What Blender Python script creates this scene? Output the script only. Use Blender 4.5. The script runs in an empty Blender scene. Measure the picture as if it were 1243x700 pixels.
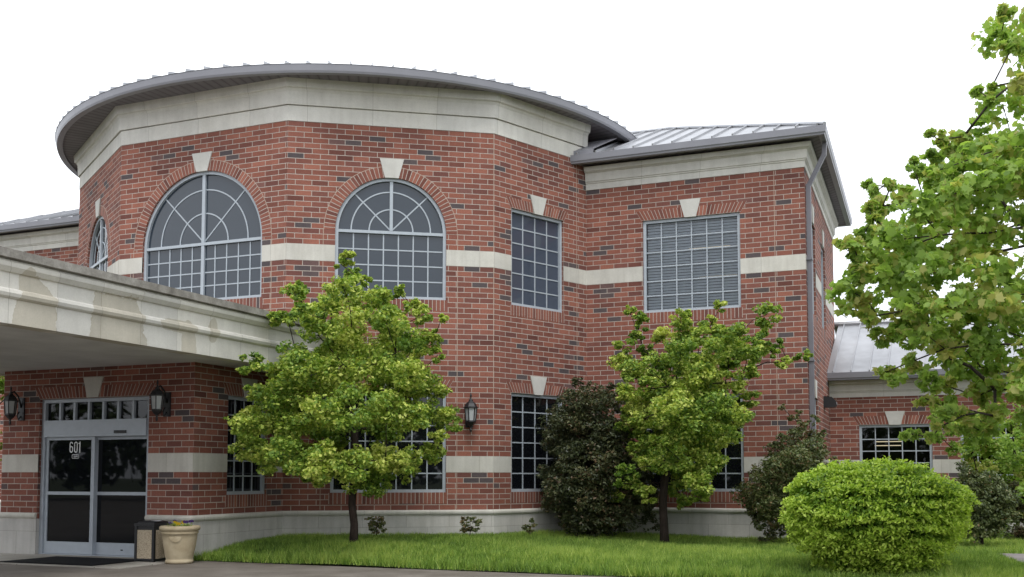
import bpy, math, random
import numpy as np
from mathutils import Vector, Matrix
from mathutils.geometry import tessellate_polygon

R_ = math.radians
rng = np.random.default_rng(7)
random.seed(7)
scene = bpy.context.scene
COL = scene.collection
CRS = 0.1016            # one brick course
BT = 0.7214             # top of the stone plinth
def H(k): return BT + k * CRS

# ---------------------------------------------------------------- camera
cam = bpy.data.cameras.new('camera')
cam_o = bpy.data.objects.new('camera', cam)
COL.objects.link(cam_o)
cam_o.location = (13.3965, -23.6946, 1.3694)
cam_o.rotation_euler = (R_(90 + 3.644), 0, R_(22.288))
cam.sensor_width = 36
cam.lens = 1273.34 / 1243 * 36
cam.shift_x = (621.5 - 632.73) / 1243
cam.shift_y = (496.12 - 350) / 1243
cam.clip_end = 2000
cam.clip_start = 0.1
scene.camera = cam_o

# ---------------------------------------------------------------- world, sun
world = bpy.data.worlds.new('World')
scene.world = world
world.use_nodes = True
wn = world.node_tree.nodes; wl = world.node_tree.links
wn.clear()
sky = wn.new('ShaderNodeTexSky'); sky.sky_type = 'NISHITA'; sky.sun_disc = False
SUN_EL, SUN_AZ = 58, 150      # azimuth measured clockwise from +Y
sky.sun_elevation = R_(SUN_EL); sky.sun_rotation = R_(SUN_AZ)
sky.air_density = 1.0; sky.dust_density = 4.0; sky.ozone_density = 1.0
bw = wn.new('ShaderNodeRGBToBW')
mixc = wn.new('ShaderNodeMix'); mixc.data_type = 'RGBA'
mixc.inputs[0].default_value = 0.72
mixc.inputs[7].default_value = (13.0, 13.5, 14.2, 1)     # even cloud layer
bg = wn.new('ShaderNodeBackground'); bg.inputs[1].default_value = 0.105
wo = wn.new('ShaderNodeOutputWorld')
wl.new(sky.outputs[0], bw.inputs[0]); wl.new(bw.outputs[0], mixc.inputs[6])
cn = wn.new('ShaderNodeTexNoise'); cn.inputs['Scale'].default_value = 2.6; cn.inputs['Detail'].default_value = 5
ct = wn.new('ShaderNodeTexCoord'); cm = wn.new('ShaderNodeMapping'); cm.inputs['Scale'].default_value = (1, 1, 2.2)
cr = wn.new('ShaderNodeValToRGB'); cr.color_ramp.elements[0].position = .3; cr.color_ramp.elements[1].position = .7
cr.color_ramp.elements[0].color = (.74, .76, .80, 1); cr.color_ramp.elements[1].color = (1.22, 1.21, 1.2, 1)
mul = wn.new('ShaderNodeMix'); mul.data_type = 'RGBA'; mul.blend_type = 'MULTIPLY'; mul.inputs[0].default_value = 1
wl.new(ct.outputs['Generated'], cm.inputs[0]); wl.new(cm.outputs[0], cn.inputs['Vector']); wl.new(cn.outputs['Fac'], cr.inputs[0])
wl.new(mixc.outputs[2], mul.inputs[6]); wl.new(cr.outputs[0], mul.inputs[7])
wl.new(mul.outputs[2], bg.inputs[0]); wl.new(bg.outputs[0], wo.inputs[0])

sl = bpy.data.lights.new('sun', 'SUN'); sl.energy = 0.9; sl.angle = R_(16); sl.color = (1, 0.97, 0.92)
so = bpy.data.objects.new('sun', sl); COL.objects.link(so)
az = R_(SUN_AZ); el = R_(SUN_EL)
sd = Vector((math.sin(az) * math.cos(el), math.cos(az) * math.cos(el), math.sin(el)))
so.rotation_euler = sd.to_track_quat('Z', 'Y').to_euler()
so.location = (20, -40, 40)

scene.view_settings.view_transform = 'Standard'
scene.view_settings.look = 'None'
scene.view_settings.exposure = 0.52
scene.view_settings.gamma = 1.0
scene.view_settings.use_curve_mapping = False

# ---------------------------------------------------------------- materials
class NT:
    def __init__(s, name, rough=0.8, spec=0.3, metal=0.0):
        s.m = bpy.data.materials.new(name); s.m.use_nodes = True
        s.n = s.m.node_tree.nodes; s.l = s.m.node_tree.links
        s.b = s.n['Principled BSDF']
        s.b.inputs['Roughness'].default_value = rough
        s.b.inputs['Specular IOR Level'].default_value = spec
        s.b.inputs['Metallic'].default_value = metal
        s.out = s.n['Material Output']
    def node(s, t, **kw):
        nd = s.n.new(t)
        for k, v in kw.items(): setattr(nd, k, v)
        return nd
    def link(s, a, b): s.l.new(a, b)
    def obj(s): return s.node('ShaderNodeTexCoord').outputs['Object']
    def uv(s): return s.node('ShaderNodeTexCoord').outputs['UV']
    def noise(s, vec, scale, detail=4, rough=0.55):
        n = s.node('ShaderNodeTexNoise'); n.inputs['Scale'].default_value = scale
        n.inputs['Detail'].default_value = detail; n.inputs['Roughness'].default_value = rough
        if vec is not None: s.link(vec, n.inputs['Vector'])
        return n.outputs['Fac']
    def mapping(s, vec, scale=(1, 1, 1), loc=(0, 0, 0)):
        m = s.node('ShaderNodeMapping'); m.inputs['Scale'].default_value = scale; m.inputs['Location'].default_value = loc
        s.link(vec, m.inputs['Vector']); return m.outputs[0]
    def ramp(s, fac, stops, interp='LINEAR'):
        r = s.node('ShaderNodeValToRGB'); r.color_ramp.interpolation = interp
        e = r.color_ramp.elements
        while len(e) < len(stops): e.new(0.5)
        for i, (p, c) in enumerate(stops):
            e[i].position = p; e[i].color = (*c, 1) if len(c) == 3 else c
        s.link(fac, r.inputs[0]); return r.outputs[0]
    def mix(s, fac, a, b, mode='MIX'):
        m = s.node('ShaderNodeMix', data_type='RGBA', blend_type=mode)
        for i, v in ((0, fac), (6, a), (7, b)):
            if isinstance(v, (int, float)): m.inputs[i].default_value = v
            elif isinstance(v, tuple): m.inputs[i].default_value = (*v, 1)
            else: s.link(v, m.inputs[i])
        return m.outputs[2]
    def math(s, op, a, b=0.0, clamp=False):
        m = s.node('ShaderNodeMath', operation=op, use_clamp=clamp)
        for i, v in ((0, a), (1, b)):
            if isinstance(v, (int, float)): m.inputs[i].default_value = v
            else: s.link(v, m.inputs[i])
        return m.outputs[0]
    def bump(s, h, strength=0.3, dist=0.005):
        b = s.node('ShaderNodeBump'); b.inputs['Strength'].default_value = strength
        b.inputs['Distance'].default_value = dist
        s.link(h, b.inputs['Height']); s.link(b.outputs[0], s.b.inputs['Normal'])
    def col(s, c):
        if isinstance(c, tuple): s.b.inputs['Base Color'].default_value = (*c, 1)
        else: s.link(c, s.b.inputs['Base Color'])

def simple(name, c, rough=0.6, spec=0.3, metal=0.0, var=0.08, scale=9.0):
    t = NT(name, rough, spec, metal)
    n = t.noise(t.obj(), scale)
    lo = tuple(x * (1 - var) for x in c); hi = tuple(min(1, x * (1 + var)) for x in c)
    t.col(t.ramp(n, [(0.3, lo), (0.7, hi)]))
    return t.m

def brick_mat(name, bw_, rh, offset, dark_at=0.925, mortar=0.0120):
    t = NT(name, 0.85, 0.2)
    uv = t.uv()
    wob = t.noise(uv, 1.7, 2)
    b = t.node('ShaderNodeTexBrick')
    b.offset = offset; b.offset_frequency = 2; b.squash = 1
    t.link(uv, b.inputs['Vector'])
    b.inputs['Color1'].default_value = (0, 0, 0, 1); b.inputs['Color2'].default_value = (1, 1, 1, 1)
    b.inputs['Mortar'].default_value = (0.5, 0.5, 0.5, 1)
    b.inputs['Scale'].default_value = 1; b.inputs['Mortar Size'].default_value = mortar / 2 * 1.1
    b.inputs['Mortar Smooth'].default_value = 0.15; b.inputs['Bias'].default_value = 0
    b.inputs['Brick Width'].default_value = bw_; b.inputs['Row Height'].default_value = rh
    c = t.ramp(b.outputs['Color'], [
        (0.00, (0.127, 0.052, 0.043)), (0.14, (0.268, 0.104, 0.073)), (0.28, (0.190, 0.075, 0.057)),
        (0.42, (0.313, 0.127, 0.090)), (0.56, (0.190, 0.076, 0.059)), (0.70, (0.282, 0.114, 0.083)), (0.82, (0.149, 0.064, 0.054)),
        (dark_at - 0.012, (0.233, 0.096, 0.075)), (dark_at, (0.105, 0.085, 0.086)), (1.0, (0.080, 0.068, 0.072))])
    fine = t.noise(t.mapping(uv, (1, 1, 1)), 38, 5, 0.7)
    c = t.mix(0.55, c, t.ramp(fine, [(0.25, (0.55, 0.53, 0.52)), (0.75, (1.35, 1.32, 1.3))]), 'MULTIPLY')
    big = t.ramp(t.noise(uv, 0.55, 5, 0.6), [(0.3, (0.86, 0.86, 0.86)), (0.7, (1.1, 1.1, 1.1))])
    c = t.mix(0.8, c, big, 'MULTIPLY')
    strk = t.ramp(t.noise(t.mapping(t.obj(), (2.2, 2.2, .25)), 1.6, 5, .65), [(0.3, (0.80, 0.78, 0.78)), (0.55, (1.04, 1.03, 1.02))])
    c = t.mix(0.6, c, strk, 'MULTIPLY')
    mc = t.ramp(fine, [(0.3, (0.35, 0.30, 0.26)), (0.7, (0.48, 0.425, 0.375))])
    c = t.mix(b.outputs['Fac'], c, mc)
    t.col(c)
    h = t.math('SUBTRACT', t.math('MULTIPLY', fine, 0.35), b.outputs['Fac'])
    t.bump(h, 0.5, 0.006)
    return t.m

def stone_mat(name, base, joint_w=0.9, joint_h=5.0, streak=0.25, offset=0.0, dirt=0.15, jsize=0.004):
    t = NT(name, 0.85, 0.2)
    uv = t.uv()
    b = t.node('ShaderNodeTexBrick'); b.offset = offset
    t.link(uv, b.inputs['Vector'])
    b.inputs['Scale'].default_value = 1; b.inputs['Mortar Size'].default_value = jsize
    b.inputs['Mortar Smooth'].default_value = 0.3
    b.inputs['Color1'].default_value = (0.90, 0.90, 0.90, 1); b.inputs['Color2'].default_value = (1.06, 1.05, 1.03, 1)
    b.inputs['Mortar'].default_value = (0.62, 0.60, 0.57, 1)
    b.inputs['Brick Width'].default_value = joint_w; b.inputs['Row Height'].default_value = joint_h
    n = t.noise(t.obj(), 2.2, 6, 0.62)
    c = t.ramp(n, [(0.25, tuple(x * (1 - dirt) for x in base)), (0.75, tuple(min(1, x * 1.07) for x in base))])
    f = t.noise(t.obj(), 45, 4, 0.7)
    c = t.mix(0.35, c, t.ramp(f, [(0.3, (0.8, 0.8, 0.79)), (0.7, (1.12, 1.12, 1.12))]), 'MULTIPLY')
    sn = t.noise(t.mapping(t.obj(), (3.5, 3.5, 0.35)), 2.2, 4, 0.6)
    c = t.mix(streak, c, t.ramp(sn, [(0.35, (0.62, 0.60, 0.56)), (0.6, (1.05, 1.05, 1.05))]), 'MULTIPLY')
    c = t.mix(1.0, c, b.outputs['Color'], 'MULTIPLY')
    t.col(c)
    t.bump(t.math('SUBTRACT', t.math('MULTIPLY', f, 0.4), b.outputs['Fac']), 0.35, 0.004)
    t.base = c
    return t

M = {}
M['brick'] = brick_mat('red_brick', 0.3048, CRS, 0.5)
M['soldier'] = brick_mat('soldier_brick', 3.0, 0.0762, 0.0, 0.955)
M['mortar'] = simple('control_joint', (0.40, 0.31, 0.25), 0.9)
M['stone'] = stone_mat('limestone', (0.61, 0.59, 0.535), 1.22).m
M['stone_top'] = stone_mat('limestone_frieze', (0.65, 0.635, 0.59), 1.22, streak=0.15).m
M['plinth'] = stone_mat('plinth_stone', (0.54, 0.525, 0.50), 0.81, 0.405, 0.3, 0.5).m
M['keystone'] = stone_mat('keystone_stone', (0.60, 0.59, 0.55), 9, 9, 0.15).m
M['frame'] = simple('window_frame_metal', (0.375, 0.415, 0.455), 0.4, 0.5, 0.0, 0.05)
M['door_frame'] = simple('door_frame_metal', (0.40, 0.44, 0.49), 0.38, 0.5, 0.1, 0.05)
M['fascia'] = simple('grey_fascia_metal', (0.235, 0.235, 0.26), 0.38, 0.5, 0.1, 0.06, 2)
M['pipe'] = simple('downspout_metal', (0.15, 0.147, 0.165), 0.45, 0.5, 0.1, 0.06, 3)
M['black'] = simple('black_metal', (0.014, 0.014, 0.016), 0.42, 0.5)
M['rubber'] = simple('black_rubber', (0.012, 0.012, 0.013), 0.9, 0.1, 0, 0.3, 60)
M['inside'] = simple('dark_room', (0.05, 0.045, 0.04), 0.9)

def glass_mat(name, col, rough=0.02):
    t = NT(name, rough, 0.5)
    t.col(col); t.b.inputs['IOR'].default_value = 1.5
    n = t.noise(t.obj(), 0.8, 2)
    t.bump(n, 0.05, 0.02)
    return t.m
M['glass'] = glass_mat('dark_tinted_glass', (0.030, 0.041, 0.056))
M['glass_painted_sky'] = glass_mat('painted_sky_reflection_glass', (0.060, 0.072, 0.100))  # sky reflection put into a lighter, bluer base colour
M['glass_low'] = glass_mat('dark_glass', (0.006, 0.007, 0.009))
M['glass_door'] = glass_mat('dark_door_glass', (0.005, 0.006, 0.008)); M['glass_door'].node_tree.nodes['Principled BSDF'].inputs['Specular IOR Level'].default_value = 0.28
def clear_glass(name, tint):
    t = NT(name)
    tr = t.node('ShaderNodeBsdfTransparent'); tr.inputs[0].default_value = (*tint, 1)
    gl = t.node('ShaderNodeBsdfGlossy'); gl.inputs['Roughness'].default_value = 0.02
    fr = t.node('ShaderNodeFresnel'); fr.inputs['IOR'].default_value = 1.5
    mx = t.node('ShaderNodeMixShader')
    t.link(fr.outputs[0], mx.inputs[0]); t.link(tr.outputs[0], mx.inputs[1]); t.link(gl.outputs[0], mx.inputs[2])
    t.link(mx.outputs[0], t.out.inputs[0])
    return t.m
M['glass_clear'] = clear_glass('clear_glass', (0.62, 0.66, 0.70))
M['glass_dim'] = clear_glass('dim_clear_glass', (0.30, 0.32, 0.34))
M['blind'] = simple('blind_slats', (0.72, 0.74, 0.76), 0.6)
M['curtain'] = simple('white_curtain', (0.7, 0.7, 0.74), 0.8)

def roof_mat():
    t = NT('standing_seam_metal', 0.36, 0.5, 0.65)
    n = t.noise(t.mapping(t.obj(), (1, 1, 1)), 0.7, 4)
    t.col(t.ramp(n, [(0.3, (0.34, 0.345, 0.36)), (0.7, (0.46, 0.465, 0.48))]))
    t.link(t.ramp(t.noise(t.obj(), 4, 4), [(0.3, (0.3,) * 3), (0.7, (0.48,) * 3)]), t.b.inputs['Roughness'])
    return t.m
M['roof'] = roof_mat()

def soffit_mat():
    t = NT('soffit_panels', 0.7, 0.2)
    sep = t.node('ShaderNodeSeparateXYZ'); t.link(t.obj(), sep.inputs[0])
    w = t.node('ShaderNodeTexWave', wave_type='BANDS', bands_direction='X')
    t.link(t.uv(), w.inputs['Vector']); w.inputs['Scale'].default_value = 1.6
    c = t.ramp(w.outputs['Fac'], [(0.0, (0.13, 0.122, 0.132)), (0.12, (0.19, 0.18, 0.19)), (1.0, (0.21, 0.20, 0.21))])
    n = t.noise(t.obj(), 3, 5)
    c = t.mix(0.6, c, t.ramp(n, [(0.3, (0.8, 0.78, 0.8)), (0.7, (1.15, 1.12, 1.15))]), 'MULTIPLY')
    t.col(c)
    return t.m
M['soffit'] = soffit_mat()
M['plaster'] = simple('canopy_soffit_plaster', (0.58, 0.58, 0.575), 0.9, 0.1, 0, 0.12, 1.5)

def canopy_mat():
    s = stone_mat('canopy_limestone', (0.62, 0.605, 0.56), 0.75, 50, 0.12)
    t = s
    sep = t.node('ShaderNodeSeparateXYZ'); t.link(t.obj(), sep.inputs[0])
    nz = t.math('MULTIPLY', t.math('SUBTRACT', t.noise(t.obj(), 2.6, 4, 0.6), 0.5), 1.9)
    best = None
    for (v, z, w, h) in ((-13.95, 3.32, .34, .52), (-12.55, 3.30, .52, .62), (-11.1, 3.30, .16, .42), (-11.35, 3.58, .40, .10),
                         (-10.55, 3.62, .12, .20), (-14.1, 3.72, .12, .2), (-16.4, 3.4, .5, .5), (-8.3, 3.25, .3, .2)):
        a = t.math('DIVIDE', t.math('SUBTRACT', sep.outputs[1], v), w)
        b = t.math('DIVIDE', t.math('SUBTRACT', sep.outputs[2], z), h)
        d = t.math('ADD', t.math('MULTIPLY', a, a), t.math('MULTIPLY', b, b))
        q = t.math('SUBTRACT', 1.0, d)
        best = q if best is None else t.math('MAXIMUM', best, q)
    m = t.math('ADD', best, nz)
    f = t.ramp(m, [(0.0, (0, 0, 0)), (0.03, (0.85,) * 3), (0.10, (0.62,) * 3)])
    f2 = t.node('ShaderNodeRGBToBW'); t.link(f, f2.inputs[0])
    c = t.mix(f2.outputs[0], t.base, t.mix(1.0, t.base, (0.66, 0.61, 0.51), 'MULTIPLY'))
    t.col(c)
    return t.m
M['canopy'] = canopy_mat()
def coping_mat():
    t = NT('weathered_coping_stone', 0.9, 0.15)
    n = t.noise(t.obj(), 3.2, 6, 0.68)
    c = t.ramp(n, [(0.28, (0.13, 0.12, 0.105)), (0.5, (0.24, 0.225, 0.20)), (0.72, (0.37, 0.355, 0.32))])
    f = t.noise(t.obj(), 40, 4, 0.7)
    c = t.mix(0.5, c, t.ramp(f, [(0.3, (0.7, 0.7, 0.7)), (0.7, (1.2, 1.2, 1.2))]), 'MULTIPLY')
    t.col(c); t.bump(f, 0.4, 0.005)
    return t.m
M['coping'] = coping_mat()

def ground_mat(name, lo, hi, scale, fine_scale=60, rough=0.92, crack=False, joint=None):
    t = NT(name, rough, 0.2)
    n = t.noise(t.obj(), scale, 7, 0.6)
    c = t.ramp(n, [(0.3, lo), (0.7, hi)])
    f = t.noise(t.obj(), fine_scale, 4, 0.75)
    c = t.mix(0.6, c, t.ramp(f, [(0.3, (0.72, 0.72, 0.72)), (0.7, (1.25, 1.25, 1.25))]), 'MULTIPLY')
    st = t.noise(t.mapping(t.obj(), (1, 1, 1), (5, 3, 0)), 0.9, 6, 0.6)
    c = t.mix(0.7, c, t.ramp(st, [(0.38, (0.72, 0.70, 0.67)), (0.55, (1.05, 1.05, 1.05))]), 'MULTIPLY')
    if joint:
        b = t.node('ShaderNodeTexBrick'); b.offset = 0; t.link(t.obj(), b.inputs['Vector'])
        b.inputs['Scale'].default_value = 1; b.inputs['Mortar Size'].default_value = 0.008
        b.inputs['Brick Width'].default_value = joint; b.inputs['Row Height'].default_value = joint
        c = t.mix(b.outputs['Fac'], c, (0.10, 0.09, 0.08))
    t.col(c); t.bump(f, 0.5, 0.004)
    return t.m
M['asphalt'] = ground_mat('driveway_surface', (0.135, 0.118, 0.100), (0.205, 0.182, 0.158), 1.3, 90)
M['concrete'] = ground_mat('concrete_pad', (0.30, 0.28, 0.245), (0.40, 0.375, 0.335), 1.5, 60, joint=1.55)
M['path'] = ground_mat('path_surface', (0.17, 0.15, 0.145), (0.25, 0.225, 0.21), 1.5, 70)
M['soil'] = ground_mat('soil_and_turf', (0.035, 0.055, 0.015), (0.075, 0.11, 0.03), 2.5, 50)
M['earth'] = ground_mat('far_ground', (0.05, 0.07, 0.03), (0.09, 0.11, 0.05), 0.2, 8)

def leaf_mat(name, stops, trans=0.35, rough=0.5):
    t = NT(name, rough, 0.35)
    a = t.node('ShaderNodeAttribute'); a.attribute_name = 'tint'
    c = t.ramp(a.outputs['Fac'], stops)
    t.col(c)
    tl = t.node('ShaderNodeBsdfTranslucent')
    t.link(t.mix(1.0, c, (1.15, 1.2, 0.7), 'MULTIPLY'), tl.inputs[0])
    mx = t.node('ShaderNodeMixShader'); mx.inputs[0].default_value = trans
    t.link(t.b.outputs[0], mx.inputs[1]); t.link(tl.outputs[0], mx.inputs[2]); t.link(mx.outputs[0], t.out.inputs[0])
    return t.m
M['leaf_young'] = leaf_mat('young_tree_leaves', [(0, (0.085, 0.165, 0.026)), (0.4, (0.185, 0.300, 0.045)), (0.7, (0.36, 0.46, 0.075)), (1, (0.60, 0.64, 0.16))])
M['leaf_maple'] = leaf_mat('maple_leaves', [(0, (0.15, 0.25, 0.055)), (0.5, (0.29, 0.43, 0.095)), (0.85, (0.37, 0.51, 0.12)), (1, (0.46, 0.46, 0.15))], 0.55, 0.42)
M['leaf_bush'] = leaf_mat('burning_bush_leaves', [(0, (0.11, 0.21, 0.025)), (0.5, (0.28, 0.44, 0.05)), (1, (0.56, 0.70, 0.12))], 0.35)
M['leaf_dark'] = leaf_mat('dark_evergreen_leaves', [(0, (0.032, 0.045, 0.020)), (0.55, (0.072, 0.085, 0.038)), (0.9, (0.125, 0.125, 0.055)), (1, (0.13, 0.085, 0.045))], 0.15, 0.4)
M['leaf_holly'] = leaf_mat('holly_leaves', [(0, (0.055, 0.08, 0.028)), (0.6, (0.135, 0.165, 0.06)), (0.92, (0.18, 0.185, 0.075)), (1, (0.22, 0.15, 0.07))], 0.2, 0.4)
M['leaf_wood'] = leaf_mat('far_leaves', [(0, (0.03, 0.05, 0.015)), (1, (0.09, 0.13, 0.035))], 0.2)
M['grass'] = leaf_mat('grass_blades', [(0, (0.055, 0.11, 0.020)), (0.5, (0.20, 0.33, 0.050)), (1, (0.46, 0.55, 0.13))], 0.35)
def bark_mat(name, lo, hi):
    t = NT(name, 0.9, 0.15)
    n = t.noise(t.mapping(t.obj(), (1, 1, 0.25)), 28, 5, 0.7)
    t.col(t.ramp(n, [(0.3, lo), (0.7, hi)])); t.bump(n, 0.6, 0.01)
    return t.m
M['bark'] = bark_mat('dark_bark', (0.018, 0.013, 0.011), (0.055, 0.04, 0.033))
M['bark2'] = bark_mat('grey_bark', (0.03, 0.025, 0.022), (0.085, 0.07, 0.06))

# ---------------------------------------------------------------- mesh helpers
class MB:
    def __init__(s): s.v = []; s.f = []; s.uv = []; s.mi = []; s.sm = []
    def face(s, pts, uvs=None, mi=0, smooth=False):
        i = len(s.v); s.v.extend([tuple(p) for p in pts]); s.f.append(tuple(range(i, i + len(pts))))
        s.uv.append(uvs if uvs else [(p[0] + p[1], p[2]) for p in pts]); s.mi.append(mi); s.sm.append(smooth)
    def build(s, name, mats, parent=None, **props):
        me = bpy.data.meshes.new(name)
        me.from_pydata(s.v, [], s.f)
        if not isinstance(mats, (list, tuple)): mats = [mats]
        for m in mats: me.materials.append(m)
        uvl = me.uv_layers.new(name='UVMap')
        flat = [c for fu in s.uv for p in fu for c in p]
        uvl.data.foreach_set('uv', flat)
        me.polygons.foreach_set('material_index', s.mi)
        me.polygons.foreach_set('use_smooth', s.sm)
        me.update()
        if any(s.sm):
            import bmesh
            bm = bmesh.new(); bm.from_mesh(me); bmesh.ops.remove_doubles(bm, verts=bm.verts, dist=0.0004)
            bm.to_mesh(me); bm.free()
        o = bpy.data.objects.new(name, me); COL.objects.link(o)
        if parent: o.parent = parent
        for k, v in props.items(): o[k] = v
        return o
    def box(s, x0, x1, y0, y1, z0, z1, mi=0):
        c = lambda *a: a
        P = [(x0, y0, z0), (x1, y0, z0), (x1, y1, z0), (x0, y1, z0), (x0, y0, z1), (x1, y0, z1), (x1, y1, z1), (x0, y1, z1)]
        for q, kind in (((0, 1, 5, 4), 0), ((2, 3, 7, 6), 0), ((1, 2, 6, 5), 1), ((3, 0, 4, 7), 1), ((4, 5, 6, 7), 2), ((3, 2, 1, 0), 2)):
            pts = [P[i] for i in q]
            uv = [(p[0], p[2]) if kind == 0 else (p[1], p[2]) if kind == 1 else (p[0], p[1]) for p in pts]
            s.face(pts, uv, mi)
    def lathe(s, cx, cy, prof, n=24, mi=0, smooth=True, phase=0.0, sx=1, sy=1):
        for i in range(n):
            a0 = 2 * math.pi * i / n + phase; a1 = 2 * math.pi * (i + 1) / n + phase
            for (r0, z0), (r1, z1) in zip(prof[:-1], prof[1:]):
                p = [(cx + sx * r0 * math.cos(a0), cy + sy * r0 * math.sin(a0), z0), (cx + sx * r0 * math.cos(a1), cy + sy * r0 * math.sin(a1), z0),
                     (cx + sx * r1 * math.cos(a1), cy + sy * r1 * math.sin(a1), z1), (cx + sx * r1 * math.cos(a0), cy + sy * r1 * math.sin(a0), z1)]
                if r0 < 1e-6: p = [p[0], p[2], p[3]]
                elif r1 < 1e-6: p = p[:3]
                s.face(p, None, mi, smooth)
    def tube(s, pts, rads, n=8, mi=0, smooth=True):
        pts = [Vector(p) for p in pts]; rings = []
        for i, p in enumerate(pts):
            d = (pts[min(i + 1, len(pts) - 1)] - pts[max(i - 1, 0)])
            if d.length < 1e-7: d = Vector((0, 0, 1))
            d.normalize()
            a = d.cross(Vector((0, 0, 1)) if abs(d.z) < 0.9 else Vector((1, 0, 0))).normalized(); b = d.cross(a)
            r = rads[i] if not isinstance(rads, (int, float)) else rads
            rings.append([p + (a * math.cos(2 * math.pi * k / n) + b * math.sin(2 * math.pi * k / n)) * r for k in range(n)])
        for r0, r1 in zip(rings[:-1], rings[1:]):
            for k in range(n):
                s.face([r0[k], r0[(k + 1) % n], r1[(k + 1) % n], r1[k]], None, mi, smooth)
        s.face(rings[0][::-1], None, mi, False); s.face(rings[-1], None, mi, False)

def tag(o, label=None, cat=None, group=None, kind=None):
    if label: o['label'] = label
    if cat: o['category'] = cat
    if group: o['group'] = group
    if kind: o['kind'] = kind
    return o
def empty(name, loc, label, cat, group=None, rz=0.0):
    o = bpy.data.objects.new(name, None); COL.objects.link(o); o.location = loc; o.rotation_euler = (0, 0, rz)
    o.empty_display_size = 0.3
    return tag(o, label, cat, group)
def copy_tree(o, parent=None):
    c = o.copy(); COL.objects.link(c)
    if parent: c.parent = parent
    for ch in [x for x in bpy.data.objects if x.parent == o]: copy_tree(ch, c)
    return c

class Facet:
    """a vertical wall plane; s runs left to right seen from outside, d goes inwards"""
    def __init__(f, A, B):
        f.A = Vector((A[0], A[1], 0)); f.B = Vector((B[0], B[1], 0)); f.L = (f.B - f.A).length
        f.t = (f.B - f.A).normalized(); f.n = Vector((f.t.y, -f.t.x, 0))
    def p(f, s, z, d=0.0):
        q = f.A + f.t * s - f.n * d; return (q.x, q.y, z)
    def box(f, mb, s0, s1, z0, z1, d0, d1, mi=0, swap=False, ds=0.0):
        g = f.p
        def U(s, z): return (z, s) if swap else (s + ds, z)
        mb.face([g(s0, z0, d0), g(s1, z0, d0), g(s1, z1, d0), g(s0, z1, d0)], [U(s0, z0), U(s1, z0), U(s1, z1), U(s0, z1)], mi)
        mb.face([g(s1, z0, d1), g(s0, z0, d1), g(s0, z1, d1), g(s1, z1, d1)], [U(s1, z0), U(s0, z0), U(s0, z1), U(s1, z1)], mi)
        mb.face([g(s1, z0, d0), g(s1, z0, d1), g(s1, z1, d1), g(s1, z1, d0)], [(d0, z0), (d1, z0), (d1, z1), (d0, z1)], mi)
        mb.face([g(s0, z0, d1), g(s0, z0, d0), g(s0, z1, d0), g(s0, z1, d1)], [(d1, z0), (d0, z0), (d0, z1), (d1, z1)], mi)
        mb.face([g(s0, z1, d0), g(s1, z1, d0), g(s1, z1, d1), g(s0, z1, d1)], [(s0, d0), (s1, d0), (s1, d1), (s0, d1)], mi)
        mb.face([g(s0, z0, d1), g(s1, z0, d1), g(s1, z0, d0), g(s0, z0, d0)], [(s0, d1), (s1, d1), (s1, d0), (s0, d0)], mi)
    def poly(f, mb, pts, d0, d1, mi=0):
        """prism from (s,z) outline, counter-clockwise"""
        g = f.p
        mb.face([g(s, z, d0) for s, z in pts], [(s, z) for s, z in pts], mi)
        n = len(pts)
        for i in range(n):
            (a, b), (c, e) = pts[i], pts[(i + 1) % n]
            mb.face([g(a, b, d1), g(c, e, d1), g(c, e, d0), g(a, b, d0)], [(a, b), (c, e), (c, e + .01), (a, b + .01)], mi)
    def bar(f, mb, a, b, w, d0, d1, mi=0):
        (s0, z0), (s1, z1) = a, b
        L = math.hypot(s1 - s0, z1 - z0); nx, nz = -(z1 - z0) / L * w / 2, (s1 - s0) / L * w / 2
        f.poly(mb, [(s0 - nx, z0 - nz), (s1 - nx, z1 - nz), (s1 + nx, z1 + nz), (s0 + nx, z0 + nz)], d0, d1, mi)
    def ring(f, mb, sc, zc, r0, r1, a0, a1, d0, d1, n=24, mi=0, uvmode=None):
        for i in range(n):
            t0 = R_(a0 + (a1 - a0) * i / n); t1 = R_(a0 + (a1 - a0) * (i + 1) / n)
            c0, s0, c1, s1 = math.cos(t0), math.sin(t0), math.cos(t1), math.sin(t1)
            q = [(sc + r0 * c0, zc + r0 * s0), (sc + r1 * c0, zc + r1 * s0), (sc + r1 * c1, zc + r1 * s1), (sc + r0 * c1, zc + r0 * s1)]
            rm = r0 if uvmode is None else uvmode
            uv = [(r0, rm * t0), (r1, rm * t0), (r1, rm * t1), (r0, rm * t1)]
            g = f.p
            mb.face([g(*x, d0) for x in q], uv, mi)
            mb.face([g(*q[1], d0), g(*q[1], d1), g(*q[2], d1), g(*q[2], d0)], [uv[1], uv[1], uv[2], uv[2]], mi)
            mb.face([g(*q[0], d1), g(*q[0], d0), g(*q[3], d0), g(*q[3], d1)], [uv[0], uv[0], uv[3], uv[3]], mi)
        for tt in (a0, a1):
            c, s_ = math.cos(R_(tt)), math.sin(R_(tt))
            q = [(sc + r0 * c, zc + r0 * s_), (sc + r1 * c, zc + r1 * s_)]
            mb.face([f.p(*q[0], d0), f.p(*q[1], d0), f.p(*q[1], d1), f.p(*q[0], d1)], None, mi)

def hole_outline(h, n=28):
    if h[0] == 'r': _, s0, s1, z0, z1 = h; return [(s0, z0), (s1, z0), (s1, z1), (s0, z1)]
    _, sc, r, z0, zs = h
    return [(sc - r, z0), (sc + r, z0)] + [(sc + r * math.cos(math.pi * i / n), zs + r * math.sin(math.pi * i / n)) for i in range(n + 1)]

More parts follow.
